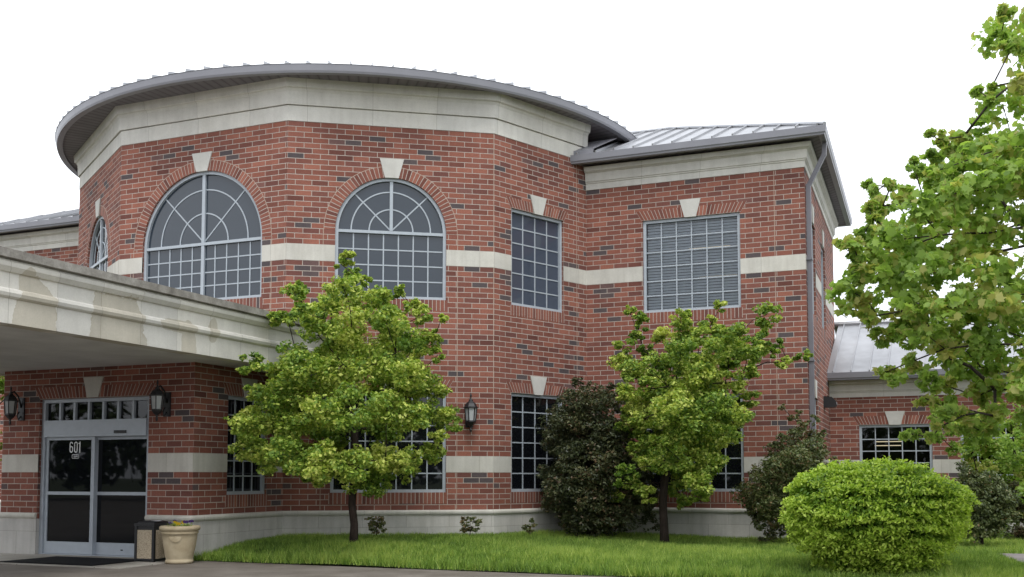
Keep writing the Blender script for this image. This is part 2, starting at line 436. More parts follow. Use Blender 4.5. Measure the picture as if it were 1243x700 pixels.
UVOFF = [0.0]
def wall(f, name, z0, z1, holes, parent, joints=(), reveal=0.12, s0=0.0, s1=None, top=None):
    """brick wall with real openings and brick reveals"""
    s1 = f.L if s1 is None else s1
    mb = MB()
    outer = [(s0, z0), (s1, z0), (s1, z1 if top is None else top), (s0, z1)]
    loops = [outer] + [hole_outline(h)[::-1] for h in holes]
    flat = [p for l in loops for p in l]
    tris = tessellate_polygon([[Vector((a, b, 0)) for a, b in l] for l in loops])
    for t in tris:
        pts = [flat[i] for i in t]
        ar = (pts[1][0] - pts[0][0]) * (pts[2][1] - pts[0][1]) - (pts[2][0] - pts[0][0]) * (pts[1][1] - pts[0][1])
        if ar < 0: pts = pts[::-1]
        mb.face([f.p(a, b) for a, b in pts], [(a, b - BT) for a, b in pts])
    for h in holes:
        o = hole_outline(h)
        for i in range(len(o)):
            (a, b), (c, e) = o[i], o[(i + 1) % len(o)]
            vert = abs(a - c) < 1e-5
            acc = math.hypot(c - a, e - b)
            if vert: uv = [(0, b - BT), (0, e - BT), (reveal, e - BT), (reveal, b - BT)]
            else: uv = [(0, a), (0, a + acc), (reveal, a + acc), (reveal, a)]
            mb.face([f.p(a, b, 0), f.p(c, e, 0), f.p(c, e, reveal), f.p(a, b, reveal)], uv)
    for (s, za, zb) in joints: f.box(mb, s - 0.006, s + 0.006, za, zb, -0.0025, 0.001, 1)
    return mb.build(name, [M['brick'], M['mortar']], parent)

def sweep(mb, path, prof, mi=0, closed=False, caps=True, smooth=False):
    P = [Vector((a, b)) for a, b in path]; n = len(P); offs = []
    for i in range(n):
        def nor(a, b): t = (b - a).normalized(); return Vector((t.y, -t.x))
        if i == 0 and not closed: m = nor(P[0], P[1])
        elif i == n - 1 and not closed: m = nor(P[-2], P[-1])
        else:
            n0 = nor(P[i - 1], P[i]); n1 = nor(P[i], P[(i + 1) % n]); m = (n0 + n1); m = m / m.length; m = m / max(0.3, m.dot(n0))
        offs.append(m)
    acc = 0
    for i in range(n if closed else n - 1):
        j = (i + 1) % n; L = (P[j] - P[i]).length
        vv = 0
        for (o0, z0), (o1, z1) in zip(prof[:-1], prof[1:]):
            dv = math.hypot(o1 - o0, z1 - z0)
            a = P[i] + offs[i] * o0; b = P[j] + offs[j] * o0; c = P[j] + offs[j] * o1; d = P[i] + offs[i] * o1
            mb.face([(a.x, a.y, z0), (b.x, b.y, z0), (c.x, c.y, z1), (d.x, d.y, z1)], [(acc, z0), (acc + L, z0), (acc + L, z1), (acc, z1)], mi, smooth)
            vv += dv
        acc += L
    if caps and not closed:
        for i in (0, n - 1):
            pts = [((P[i] + offs[i] * o).x, (P[i] + offs[i] * o).y, z) for o, z in prof]
            mb.face(pts if i else pts[::-1], None, mi)

# ---------------------------------------------------------------- building plan (x along the front, y to the back)
VF = -7.463; VW = -2.824; VV = -9.941
P1 = (2.0, VF); P2 = (5.283, -5.291); PL = (-2.0, VF); PL0 = (-5.283, -5.291)
RR = (6.332, VW); RL = (-6.332, VW)
W = (10.85, VW); WB = (10.68, 4.25); WL = (-10.85, VW); WLB = (-10.85, 4.25)
LWY = 2.168; LWA = (10.735, LWY); LWB = (22.0, LWY)
F0 = Facet(PL, P1); F1 = Facet(P1, P2); F2 = Facet(P2, RR); W0 = Facet(RR, W); WS = Facet(W, WB)
FL = Facet(PL0, PL); FLL = Facet(RL, PL0); WLF = Facet(WL, RL); WLS = Facet(WLB, WL); LW = Facet(LWA, LWB)
VLx = -2.2
V0 = Facet((VLx, VV), (2.0, VV)); VS = Facet((2.0, VV), P1); VL = Facet((VLx, VF), (VLx, VV))
B = empty('brick_building', (0, 0, 0), 'large red brick building with a round two-storey bay, pale stone bands and grey metal roofs', 'building')

ZT = 8.82                      # rotunda wall top
ZB = 0.05
U0, U1 = H(39.35), H(58.4)     # upper rectangular windows
L0, L1 = 1.05, 2.99            # lower windows
holes = {
 'F0': [('a', 2.03, 1.43, U0, 5.86)],
 'F1': [('a', 1.953, 1.053, U0, 6.0), ('r', 0.86, 3.02, L0, L1)],
 'F2': [('r', .467, 1.97, U0, U1), ('r', .467, 1.97, L0, L1)],
 'W0': [('r', 1.235, 3.25, U0, U1), ('r', 1.235, 3.265, L0, L1)],
 'WS': [('r', 1.0, 2.06, U0, U1), ('r', 3.4, 4.5, U0, U1), ('r', 1.0, 2.06, L0, L1)],
 'FL': [('a', 1.98, 0.99, U0, 6.0)],
 'LW': [('r', .66, 2.26, 1.05, 2.56), ('r', 2.86, 4.46, 1.05, 2.56), ('r', 6.2, 7.8, 1.05, 2.56)],
 'V0': [('r', .855, 3.275, 0.0, 2.70)],
 'VS': [('r', .87, 1.99, 1.04, 2.74)],
}
wall(F0, 'wall', ZB, ZT, holes['F0'], B, [(3.68, 4.1, 5.86), (0.38, 4.1, 5.86)])
wall(F1, 'wall', ZB, ZT, holes['F1'], B, [(0.68, BT + .02, 6.0), (3.225, BT + .02, 6.0), (3.93, BT + .02, H(72))])
wall(F2, 'wall', ZB, ZT, holes['F2'], B, [(2.38, BT + .02, H(72))])
wall(W0, 'wall', ZB, 7.965, holes['W0'], B, [(3.93, BT + .02, H(66))])
wall(WS, 'wall', ZB, 7.965, holes['WS'], B)
wall(FL, 'wall', ZB, ZT, holes['FL'], B)
wall(FLL, 'wall', ZB, ZT, [], B)
wall(WLF, 'wall', ZB, 7.965, [('r', 1.2, 3.2, U0, U1)], B)
wall(WLS, 'wall', ZB, 7.965, [], B)
wall(Facet(WB, WLB), 'wall', ZB, 7.965, [], B)
wall(LW, 'wall', ZB, 3.66, holes['LW'], B)
wall(Facet(LWB, (22.0, 8.0)), 'wall', ZB, 3.62, [], B)
wall(Facet((22.0, 8.0), (10.6, 8.0)), 'wall', ZB, 3.62, [], B)
wall(V0, 'wall', 0, 3.25, holes['V0'], B, reveal=0.20)
wall(VS, 'wall', 0, 3.25, holes['VS'], B)
wall(VL, 'wall', 0, 3.25, [], B)
# rotunda wall continues behind the wing roofs up to its own eave
mb = MB()
for f in (Facet(RR, (4.9, 1.9)), Facet((4.9, 1.9), (2.0, 4.6)), Facet((2.0, 4.6), (-2.0, 4.6)), Facet((-2.0, 4.6), (-4.9, 1.9)), Facet((-4.9, 1.9), RL)):
    mb.face([f.p(0, 7.6), f.p(f.L, 7.6), f.p(f.L, ZT), f.p(0, ZT)], [(0, 7.6), (f.L, 7.6), (f.L, ZT), (0, ZT)])
mb.build('wall', M['brick'], B)

# ---- plinth, cap, bands
def segs(f, hs, z0, z1, s0=0.0, s1=None):
    s1 = f.L if s1 is None else s1
    cuts = []
    for h in hs:
        if h[0] == 'r': a, b, c, d = h[1], h[2], h[3], h[4]
        else: a, b, c, d = h[1] - h[2], h[1] + h[2], h[3], h[4]
        if c < z1 and d > z0: cuts.append((a, b))
    cuts.sort(); out = []; x = s0
    for a, b in cuts:
        if a > x: out.append((x, a))
        x = b
    if x < s1: out.append((x, s1))
    return out
bands = {'F0': F0, 'F1': F1, 'F2': F2, 'W0': W0, 'WS': WS, 'FL': FL}
pr = 0.004
for k, f in bands.items():
    hs = holes[k]
    for (a, b) in segs(f, hs, H(46), H(49)):
        mb = MB(); f.box(mb, a, b, H(46), H(49), -pr, 0.03); mb.build('stone_band', M['stone'], B)
for f, a, b in ((WLF, 0, 1.2), (WLF, 3.2, WLF.L), (FLL, 0, FLL.L)):
    mb = MB(); f.box(mb, a, b, H(46), H(49), -pr, .03); mb.build('stone_band', M['stone'], B)
for k, f, s0 in (('F1', F1, 0), ('F2', F2, 0), ('W0', W0, 0), ('WS', WS, 0), ('LW', LW, 0), ('V0', V0, 0), ('VS', VS, 0)):
    s1 = 4.9 if k == 'WS' else f.L
    for (a, b) in segs(f, holes[k], H(7), H(10), s0, s1):
        mb = MB(); f.box(mb, a, b, H(7), H(10), -pr, .03); mb.build('stone_band', M['stone'], B)
cap = [(0.0, BT + .004), (0.018, BT + .003), (0.040, BT - .010), (0.052, BT - .034), (0.050, BT - .062), (0.036, BT - .084), (0.016, BT - .096), (0.014, BT - .104)]
plprof = cap + [(0.014, -0.05)]
for path in ([V0.p(0, 0)[:2], V0.p(.855, 0)[:2]], [V0.p(3.275, 0)[:2], (2.0, VV), P1, P2, RR, W, WS.p(5.0, 0)[:2]], [LWA, LWB, (22.0, 8.0)], [(VLx, VF), (VLx, VV)], [WLB, WL, RL, PL0, PL]):
    mb = MB()
    sweep(mb, path, cap[::-1], 0, smooth=False)
    mb.build('plinth_cap', M['stone'], B)
    mb = MB(); sweep(mb, path, [(0.014, -0.05), (0.014, BT - .1)], 0, caps=False)
    mb.build('stone_plinth', M['plinth'], B)
for a, b in ((.83, .859), (3.271, 3.30)):   # plinth returns at the door opening
    mb = MB(); V0.box(mb, a, b, 0, BT - .1, -0.017, .2); mb.build('stone_plinth', M['plinth'], B)

# ---- friezes
fr = [(0.004, H(72)), (0.012, H(72)), (0.012, H(75) - .012), (0.0, H(75) - .010), (0.0, H(75)), (0.045, H(75)), (0.052, H(75.6)), (0.060, H(77.4)),
      (0.085, H(77.9)), (0.11, H(78.0)), (0.125, H(78.1)), (0.150, H(79.7)), (0.0, H(79.7))]
mb = MB(); sweep(mb, [RL, PL0, PL, P1, P2, RR], fr)
mb.build('stone_frieze', M['stone_top'], B)
def wing_frieze(zb, zt):
    h = zt - zb
    return [(0.004, zb), (0.014, zb), (0.014, zb + .27 * h), (0.034, zb + .29 * h), (0.034, zb + .33 * h), (0.055, zb + .36 * h), (0.065, zb + .72 * h),
            (0.11, zb + .78 * h), (0.13, zb + .80 * h), (0.15, zb + .99 * h), (0, zb + .99 * h)]
mb = MB(); sweep(mb, [RR, W, WB], wing_frieze(H(66), 7.895)); mb.build('stone_frieze', M['stone_top'], B)
mb = MB(); sweep(mb, [WLB, WL, RL], wing_frieze(H(66), 7.895)); mb.build('stone_frieze', M['stone_top'], B)
mb = MB(); sweep(mb, [LWA, LWB], wing_frieze(3.218, 3.615)); mb.build('stone_frieze', M['stone_top'], B)

# ---- windows
def window(f, h, cols, rows, glass='glass', parent=B, mull=False, arch_rows=None, dpt=0.10, blinds=None, key=True, sill=True, keyh=.36, label=None, jack=True, key_w=(.125, .22)):
    mbf = MB(); d0, d1 = dpt - 0.055, dpt + 0.02
    fw = 0.06; mw = 0.024; md0 = dpt - 0.012; md1 = dpt + 0.001
    if h[0] == 'r': _, s0, s1, z0, z1 = h; zt = z1
    else: _, sc, r, z0, zs = h; s0, s1 = sc - r, sc + r; zt = zs
    e = 0.001
    f.box(mbf, s0 + e, s0 + fw, z0 + e, zt, d0, d1); f.box(mbf, s1 - fw, s1 - e, z0 + e, zt, d0, d1)
    f.box(mbf, s0 + fw, s1 - fw, z0 + e, z0 + fw, d0, d1)
    if h[0] == 'r': f.box(mbf, s0 + fw, s1 - fw, z1 - fw, z1 - e, d0, d1)
    else:
        f.ring(mbf, sc, zs, r - fw, r - e, 0, 180, d0, d1, 36)
        f.box(mbf, s0 + fw, s1 - fw, zs - .028, zs + .028, d0 + .006, d1)
        if mull:
            f.box(mbf, sc - .035, sc + .035, z0 + fw, zs + r - fw, d0 + .012, d1)
        else: f.box(mbf, sc - .03, sc + .03, zs + .035, zs + r - fw, d0 + .012, d1)
    win = mbf.build('window', M['frame'], parent)
    if label: win['label'] = label
    mbm = MB()
    a, b = s0 + fw, s1 - fw; za, zb_ = z0 + fw, (z1 - fw if h[0] == 'r' else zs - .035)
    zs_list = [za + (zb_ - za) * k / rows for k in range(1, rows)]
    for k in range(1, cols):
        s = a + (b - a) * k / cols
        if mull and abs(s - sc) < .05: continue
        f.box(mbm, s - mw / 2, s + mw / 2, za, zb_, md0, md1)
    for z in zs_list: f.box(mbm, a, b, z - mw / 2, z + mw / 2, md0 + .002, md1)
    if h[0] == 'a':
        ri = r - fw; zc = zs + .035
        for rr in (ri * .42, ri * .76):
            f.ring(mbm, sc, zc, rr - mw / 2, rr + mw / 2, 0, 180, md0, md1, 30)
        for an in (45, 135):
            f.bar(mbm, (sc, zc), (sc + ri * .985 * math.cos(R_(an)), zc + ri * .985 * math.sin(R_(an))), mw, md0 + .003, md1)
    mbm.build('glazing_bars', M['frame'], win)
    mbg = MB()
    o = hole_outline((h[0], s0 + .02, s1 - .02, z0 + .02, z1 - .02) if h[0] == 'r' else ('a', sc, r - .02, z0 + .02, zs))
    mbg.face([f.p(x, z, dpt) for x, z in o], [(x, z) for x, z in o])
    mbg.build('pane', M[glass], win)
    if blinds:
        mbb = MB(); z = z0 + .05
        while z < zt - .05:
            f.box(mbb, s0 + .07, s1 - .07, z, z + .046, dpt + .05, dpt + .075); z += .060
        mbb.build('blind', M['blind'], win)
    # brick arch / jack arch, keystone, soldier sill
    if key or jack:
        mb = MB(); c = (s0 + s1) / 2
        if h[0] == 'a':
            w = .205
            f.ring(mb, sc, zs, r, r + w, 0, 90 - 5, -.003, .05, 44, 0, r + .1)
            f.ring(mb, sc, zs, r, r + w, 95, 180, -.003, .05, 44, 0, r + .1)
            f.ring(mb, sc, zs, r + w, r + w + .011, 0, 180, -.0035, .001, 60, 1)
            zk = zs + r
        else:
            hh = .205; n = int((s1 - s0 + .24) / .0762); zk = z1
            for i in range(n):
                x0 = -((s1 - s0) / 2 + .02) + (s1 - s0 + .04) * i / n; x1 = -((s1 - s0) / 2 + .02) + (s1 - s0 + .04) * (i + 1) / n
                k = 1 + .24 / (s1 - s0 + .04)
                if max(abs(x0), abs(x1)) < key_w[0] - .02: continue
                q = [(c + x0, z1), (c + x1, z1), (c + x1 * k, z1 + hh), (c + x0 * k, z1 + hh)]
                mb.face([f.p(a_, b_, -.003) for a_, b_ in q], [(.0, i * .0762), (0, (i + 1) * .0762), (hh, (i + 1) * .0762), (hh, i * .0762)])
            k = 1 + .24 / (s1 - s0 + .04); hw = ((s1 - s0) / 2 + .02)
            f.poly(mb, [(c - hw, z1 + .0005), (c + hw, z1 + .0005), (c + hw * k, z1 + hh), (c - hw * k, z1 + hh)], -.0022, .002, 1)
        mb.build('brick_arch', [M['soldier'], M['mortar']], win)
        mb = MB()
        f.poly(mb, [(c - key_w[0], zk - .01), (c + key_w[0], zk - .01), (c + key_w[1], zk + keyh), (c - key_w[1], zk + keyh)], -.022, .03)
        mb.build('keystone', M['keystone'], win)
    if sill:
        mb = MB(); f.box(mb, s0 - .03, s1 + .03, z0 - .205, z0, -.003, .02, 0, True)
        f.box(mb, s0, s1, z0 - .001, z0 + .004, -.001, .12, 0, True)
        mb.build('soldier_course', M['soldier'], win)
    return win

window(F0, holes['F0'][0], 10, 4, mull=True, key_w=(.13, .24), label='widest arched window with a full-height centre mullion')
window(F1, holes['F1'][0], 7, 4, key_w=(.13, .23))
window(F1, holes['F1'][1], 7, 6, 'glass_low')
window(F2, holes['F2'][0], 4, 6, 'glass_painted_sky', key_w=(.12, .235)); window(F2, holes['F2'][1], 4, 6, 'glass_low', key_w=(.12, .235))
window(W0, holes['W0'][0], 6, 6, 'glass_clear', blinds=True, key_w=(.12, .22), label='wide window with horizontal blinds behind it')
window(W0, holes['W0'][1], 6, 6, 'glass_low')
for h in holes['WS']: window(WS, h, 3, 6, 'glass')
wfl = window(FL, holes['FL'][0], 7, 4, mull=True, glass='glass_clear')
for h in holes['LW']: window(LW, h, 5, 5, 'glass_clear', keyh=.31)
window(VS, holes['VS'][0], 4, 6, 'glass_low', keyh=.33)
window(WLF, ('r', 1.2, 3.2, U0, U1), 6, 6)
mb = MB(); FL.box(mb, 2.3, 2.85, U0, 6.8, .3, .33); mb.build('curtain', M['curtain'], wfl)

# rooms behind the clear panes (dark, closed boxes)
def room(f, s0, s1, z0, z1, d0, d1):
    mb = MB(); g = f.p
    mb.face([g(s0, z0, d1), g(s1, z0, d1), g(s1, z1, d1), g(s0, z1, d1)])
    mb.face([g(s0, z0, d0), g(s0, z0, d1), g(s0, z1, d1), g(s0, z1, d0)]); mb.face([g(s1, z0, d1), g(s1, z0, d0), g(s1, z1, d0), g(s1, z1, d1)])
    mb.face([g(s0, z1, d0), g(s0, z1, d1), g(s1, z1, d1), g(s1, z1, d0)]); mb.face([g(s0, z0, d1), g(s0, z0, d0), g(s1, z0, d0), g(s1, z0, d1)])
    mb.build('room_lining', M['inside'], B)
room(W0, -.9, 4.2, 3.9, 7.3, .14, 6.8)
room(FL, .6, 3.4, 4.2, 7.3, .14, 3.0)
room(LW, .1, 8.5, .3, 3.1, .14, 4.5)
room(V0, .3, 3.9, -.02, 3.1, .24, 2.3)

# ---- eaves and roofs
EC = (-0.065, -1.2165); ER = 7.076
mbf, mbs, mbr = MB(), MB(), MB()
N = 224
for i in range(N):
    a0 = 2 * math.pi * i / N; a1 = 2 * math.pi * (i + 1) / N
    def c(r, a, z): return (EC[0] + r * math.cos(a), EC[1] + r * math.sin(a), z)
    for (r0, z0), (r1, z1) in (((ER - .13, 8.80), (ER - .13, 8.765)), ((ER - .13, 8.765), (ER - .01, 8.76)), ((ER - .01, 8.76), (ER + .005, 8.80)), ((ER + .005, 8.80), (ER + .02, 8.915)), ((ER + .02, 8.915), (ER - .03, 8.925))):
        mbf.face([c(r0, a0, z0), c(r0, a1, z0), c(r1, a1, z1), c(r1, a0, z1)], None, 0, False)
    mbs.face([c(ER - .13, a0, 8.81), c(ER - .13, a1, 8.81), c(4.6, a1, 8.81), c(4.6, a0, 8.81)][::-1], [(i * .2, 1.5), (i * .2 + .2, 1.5), (i * .2 + .2, 0), (i * .2, 0)][::-1])
NS = 112; SL = .25
for i in range(NS):
    a0 = -1.6874 + i * 2 * math.pi / NS; a1 = a0 + 2 * math.pi / NS
    def c(r, a, z): return (EC[0] + r * math.cos(a), EC[1] + r * math.sin(a), z)
    am = (a0 + a1) / 2
    for x0, x1 in ((a0, am), (am, a1)):
        mbr.face([c(ER + .03, x0, 8.92), c(ER + .03, x1, 8.92), c(.01, x1, 8.92 + ER * SL), c(.01, x0, 8.92 + ER * SL)])
    w = .009
    ca, sa = math.cos(a0), math.sin(a0)
    def q(r, s, z): return (EC[0] + r * ca - s * sa, EC[1] + r * sa + s * ca, z)
    zo, zi = 8.92, 8.92 + (ER - .6) * SL
    pts = lambda s: [q(ER + .03, s, zo), q(.6, s, zi), q(.6, s, zi + .058), q(ER + .03, s, zo + .058)]
    A_, B_ = pts(-w), pts(w)
    mbr.face(A_); mbr.face(B_[::-1]); mbr.face([A_[3], A_[2], B_[2], B_[3]]); mbr.face([A_[0], A_[3], B_[3], B_[0]])
roof1 = mbr.build('round_roof', M['roof'], B)
mbf.build('fascia', M['fascia'], roof1); mbs.build('soffit', M['soffit'], roof1)

def seam_plane(mb, p00, p10, p11, p01, spacing=.4064, hgt=.045, start=.2):
    """roof plane p00->p10 along the eave, p01/p11 at the ridge (trapezoid); ribs run square to the eave"""
    p00, p10, p11, p01 = map(Vector, (p00, p10, p11, p01))
    mb.face([p00, p10, p11, p01])
    e = (p10 - p00); L = e.length; e = e / L
    n = e.cross(p01 - p00).normalized()
    up = n.cross(e).normalized()
    def lim(s):           # slope length available at distance s along the eave
        tops = [((p01 - p00).dot(e), (p01 - p00).dot(up)), ((p11 - p00).dot(e), (p11 - p00).dot(up))]
        poly = [(0, 0), tops[0], tops[1], (L, 0)]
        best = 0
        for (a, b), (c_, d) in zip(poly[:-1], poly[1:]):
            lo, hi = min(a, c_), max(a, c_)
            if lo - 1e-6 <= s <= hi + 1e-6 and hi - lo > 1e-6: best = max(best, b + (d - b) * (s - a) / (c_ - a))
        return best
    s = start
    while s < L:
        h_ = lim(s)
        if h_ > .1:
            w = .011
            a = [p00 + e * (s - w), p00 + e * (s - w) + up * h_, p00 + e * (s - w) + up * h_ + n * hgt, p00 + e * (s - w) + n * hgt]
            b = [x + e * 2 * w for x in a]
            mb.face(a); mb.face(b[::-1]); mb.face([a[3], a[2], b[2], b[3]]); mb.face([a[0], a[3], b[3], b[0]])
        s += spacing
def eave_set(path, zlo, zhi, oh, parent_name, seam_fn):
    mr = MB(); seam_fn(mr); r = mr.build(parent_name, M['roof'], B)
    mf = MB()
    sweep(mf, path, [(oh - .14, zlo + .045), (oh - .13, zlo + .005), (oh - .02, zlo), (oh - .012, zlo + .03), (oh + .005, zlo + .05), (oh + .018, zhi - .01), (oh - .03, zhi)])
    mf.build('gutter', M['fascia'], r)
    ms = MB(); sweep(ms, path, [(-.02, zlo + .045), (oh - .13, zlo + .045)], caps=False); ms.build('soffit', M['soffit'], r)
    return r
z0r = 8.075; m_ = .4167; hr = (4.70 - (-3.274)) / 2; zr = z0r + hr * m_; yr = -3.274 + hr
def main_roof(mb):
    a, b, c_, d = (-11.3, -3.274, z0r), (11.3, -3.274, z0r), (11.10, 4.70, z0r), (-11.3, 4.70, z0r)
    r0 = (-11.3 + hr, yr, zr); r1 = (11.25 - hr, yr, zr)
    seam_plane(mb, a, b, r1, r0, start=.11); seam_plane(mb, b, c_, r1, r1); seam_plane(mb, c_, d, r0, r1); seam_plane(mb, d, a, r0, r0)
    for p_, q_ in ((b, r1), (a, r0), (r0, r1)):
        mb.tube([Vector(p_) + Vector((0, 0, .02)), Vector(q_) + Vector((0, 0, .02))], .045, 6, smooth=False)
mr = eave_set([(WLB[0], 4.25), WL, W, (WB[0], 4.25), (WLB[0], 4.25)], 7.90, 8.085, .45, 'wing_roof', main_roof)
# snow-shed flashing where the wing roof meets the round bay
mb = MB(); f = Facet((5.62, -3.20), (6.62, -3.20)); f.box(mb, 0, 1.0, 8.06, 8.19, 0, .03)
mb.face([(5.62, -3.19, 8.19), (6.62, -3.19, 8.19), (6.9, -2.4, 8.62), (5.62, -2.4, 8.62)])
mb.build('flashing', M['fascia'], mr)
def low_roof(mb):
    seam_plane(mb, (10.72, 1.72, 3.775), (22.5, 1.72, 3.775), (22.5, 4.9, 5.33), (10.72, 4.9, 5.33), start=.15)
    seam_plane(mb, (22.5, 8.4, 3.775), (10.6, 8.4, 3.775), (10.6, 4.9, 5.33), (22.5, 4.9, 5.33))
    mb.tube([(10.6, 4.9, 5.35), (22.5, 4.9, 5.35)], .07, 6, smooth=False)
eave_set([(10.58, LWY), LWB], 3.60, 3.785, .45, 'low_wing_roof', low_roof)

# ---- downspout at the wing corner
mb = MB()
def strap(s, z): return WS.p(s, z, -.06)
w_ = .05
f = WS
f.box(mb, .125, .225, .1, 7.12, -.105, -.015)
def slantbox(mb, p, q, hw):
    p, q = Vector(p), Vector(q); d = (q - p).normalized(); a = Vector((0, 1, 0)); b = d.cross(a).normalized()
    a = b.cross(d)
    A_ = [p + a * hw + b * hw, p - a * hw + b * hw, p - a * hw - b * hw, p + a * hw - b * hw]; C_ = [x + (q - p) for x in A_]
    for i in range(4): mb.face([A_[i], A_[(i + 1) % 4], C_[(i + 1) % 4], C_[i]])
    mb.face(A_[::-1]); mb.face(C_)
p_ = WS.p(.18, 7.09, -.065); slantbox(mb, p_, (11.22, -2.70, 7.66), .042)
slantbox(mb, (11.22, -2.70, 7.64), (11.235, -2.70, 7.93), .042)
for z in (1.5, 3.6, 5.6): f.box(mb, .09, .27, z, z + .04, -.119, -.0)
mb.build('downspout', M['pipe'], B)

# ---- entrance canopy
XC = 2.838; YE = -19.4
canp = [(-.35, 4.115), (.115, 4.105), (.120, 4.0), (.045, 3.985), (.045, 3.965), (.085, 3.955), (.075, 3.90), (.03, 3.845), (0.0, 3.838), (0.0, 3.648),
        (.018, 3.645), (.045, 3.625), (.058, 3.585), (.045, 3.545), (.018, 3.525), (0.0, 3.52), (0.0, 3.215), (-.25, 3.215)]
cpath = [(-XC, VF + .6), (-XC, YE), (XC, YE), (XC, -6.2)]
mb = MB()
sweep(mb, cpath, canp[3:][::-1], 0)
can = mb.build('entrance_canopy', M['canopy'], B)
mb = MB(); sweep(mb, cpath, [(.045, 3.9855), (.118, 3.999), (.115, 4.105), (-.35, 4.115)], 0); mb.build('coping', M['coping'], can)
mb = MB(); mb.face([(-XC + .24, YE + .24, 3.222), (-XC + .24, -7.47, 3.222), (XC - .24, -7.47, 3.222), (XC - .24, YE + .24, 3.222)]); mb.face([(2.02, -7.47, 3.222), (2.02, -7.0, 3.222), (XC - .2, -6.6, 3.222), (XC - .2, -7.47, 3.222)])
mb.build('soffit', M['plaster'], can)
mb = MB(); mb.face([(-XC, YE, 4.06), (XC, YE, 4.06), (XC, -6.2, 4.06), (-XC, -6.2, 4.06)]); mb.build('flat_roof', M['coping'], can)
for x in (-2.35, 2.35):
    mb = MB(); mb.box(x - .3, x + .3, YE + .35, YE + .95, .0, 3.215); o = mb.build('pillar', M['brick'], can)
    mb = MB(); mb.box(x - .34, x + .34, YE + .31, YE + .99, 0, BT); mb.build('pillar_base', M['plinth'], o)

# ---- sliding entrance doors with transom
D0 = .085
fr_ = MB(); s0, s1 = .86, 3.27
V0.box(fr_, s0, s0 + .075, .0, 2.695, D0 - .03, D0 + .09); V0.box(fr_, s1 - .075, s1, .0, 2.695, D0 - .03, D0 + .09)
V0.box(fr_, s0 + .075, s1 - .075, 2.635, 2.695, D0 - .03, D0 + .09)
V0.box(fr_, s0 + .075, s1 - .075, 2.04, 2.325, D0 - .06, D0 + .09)
for k in range(1, 7):
    s = s0 + .075 + (s1 - s0 - .15) * k / 7; V0.box(fr_, s - .022, s + .022, 2.325, 2.635, D0 - .02, D0 + .06)
V0.box(fr_, s0 + .075, s1 - .075, .0, .025, D0 - .03, D0 + .09)
door = fr_.build('entrance_door', M['door_frame'], B)
def leaf(a, b, d, name):
    m = MB(); zt = 2.04
    V0.box(m, a, a + .062, .03, zt, d, d + .045); V0.box(m, b - .062, b, .03, zt, d, d + .045)
    V0.box(m, a + .062, b - .062, .03, .235, d, d + .045); V0.box(m, a + .062, b - .062, zt - .055, zt, d, d + .045)
    V0.box(m, a + .062, b - .062, 1.04, 1.095, d, d + .045)
    o = m.build(name, M['door_frame'], door)
    m = MB(); V0.box(m, a + .062, b - .062, .235, 1.04, d + .02, d + .026); V0.box(m, a + .062, b - .062, 1.095, zt - .055, d + .02, d + .026)
    m.build('door_pane', M['glass_door'], door)
mb = MB(); c = (s0 + s1) / 2; hw = (s1 - s0) / 2
for i in range(32):
    x0 = -hw + 2 * hw * i / 32; x1 = -hw + 2 * hw * (i + 1) / 32; k = 1.11
    if max(abs(x0), abs(x1)) < .1: continue
    q = [(c + x0, 2.702), (c + x1, 2.702), (c + x1 * k, 2.907), (c + x0 * k, 2.907)]
    mb.face([V0.p(a_, b_, -.003) for a_, b_ in q], [(.0, i * .0762), (0, (i + 1) * .0762), (.205, (i + 1) * .0762), (.205, i * .0762)])
V0.poly(mb, [(c - hw, 2.7005), (c + hw, 2.7005), (c + hw * 1.11, 2.907), (c - hw * 1.11, 2.907)], -.0022, .002, 1)
mb.build('brick_arch', [M['soldier'], M['mortar']], door)
mb = MB(); V0.poly(mb, [(c - .12, 2.702), (c + .12, 2.702), (c + .215, 3.05), (c - .215, 3.05)], -.022, .03); mb.build('keystone', M['keystone'], door)
leaf(s0 + .078, 2.03, D0 - .0, 'door_leaf'); leaf(1.96, s1 - .078, D0 + .05, 'door_leaf')
m = MB(); V0.box(m, 2.03, 2.06, .03, 2.03, D0 - .02, D0 + .07); m.build('door_jamb', M['door_frame'], door)
m = MB(); V0.box(m, s0 + .06, s1 - .06, 2.33, 2.63, D0 + .03, D0 + .034); m.build('transom_pane', M['glass_dim'], door)
m = MB(); V0.box(m, 2.52, 2.78, 2.085, 2.135, D0 - .075, D0 - .055)
for i in range(3): V0.box(m, 2.56 + i * .07, 2.60 + i * .07, 2.097, 2.123, D0 - .08, D0 - .074)
m.build('door_sensor', M['black'], door)
m = MB(); V0.box(m, 2.62, 2.66, .11, .13, D0 + .04, D0 + .051); m.build('door_lock', M['black'], door)
# house number 601 and the small outlined sticker below it
white = simple('white_lettering', (0.78, 0.79, 0.80), 0.5)
def strip(mb, f, pts, w, d, closed=False):
    """flat lettering stroke of even width along a path, no overlaps"""
    n = len(pts); P_ = [Vector(p) for p in pts]; L_, R2 = [], []
    for i in range(n):
        a = P_[i - 1] if (i > 0 or closed) else P_[i]; b = P_[(i + 1) % n] if (i < n - 1 or closed) else P_[i]
        t = (b - a).normalized(); nn = Vector((-t.y, t.x)) * w / 2; L_.append(P_[i] + nn); R2.append(P_[i] - nn)
    for i in range(n if closed else n - 1):
        k = (i + 1) % n
        for q in ([R2[i], R2[k], L_[k], L_[i]],): mb.face([f.p(p.x - .055, p.y, d) for p in q])
def stadium(cx, z0, z1, w, n=7):
    r = w / 2
    return [(cx + r * math.cos(R_(180 + 180 * k / n)), z0 + r + r * math.sin(R_(180 + 180 * k / n))) for k in range(n + 1)] + [(cx + r * math.cos(R_(180 * k / n)), z1 - r + r * math.sin(R_(180 * k / n))) for k in range(n + 1)]
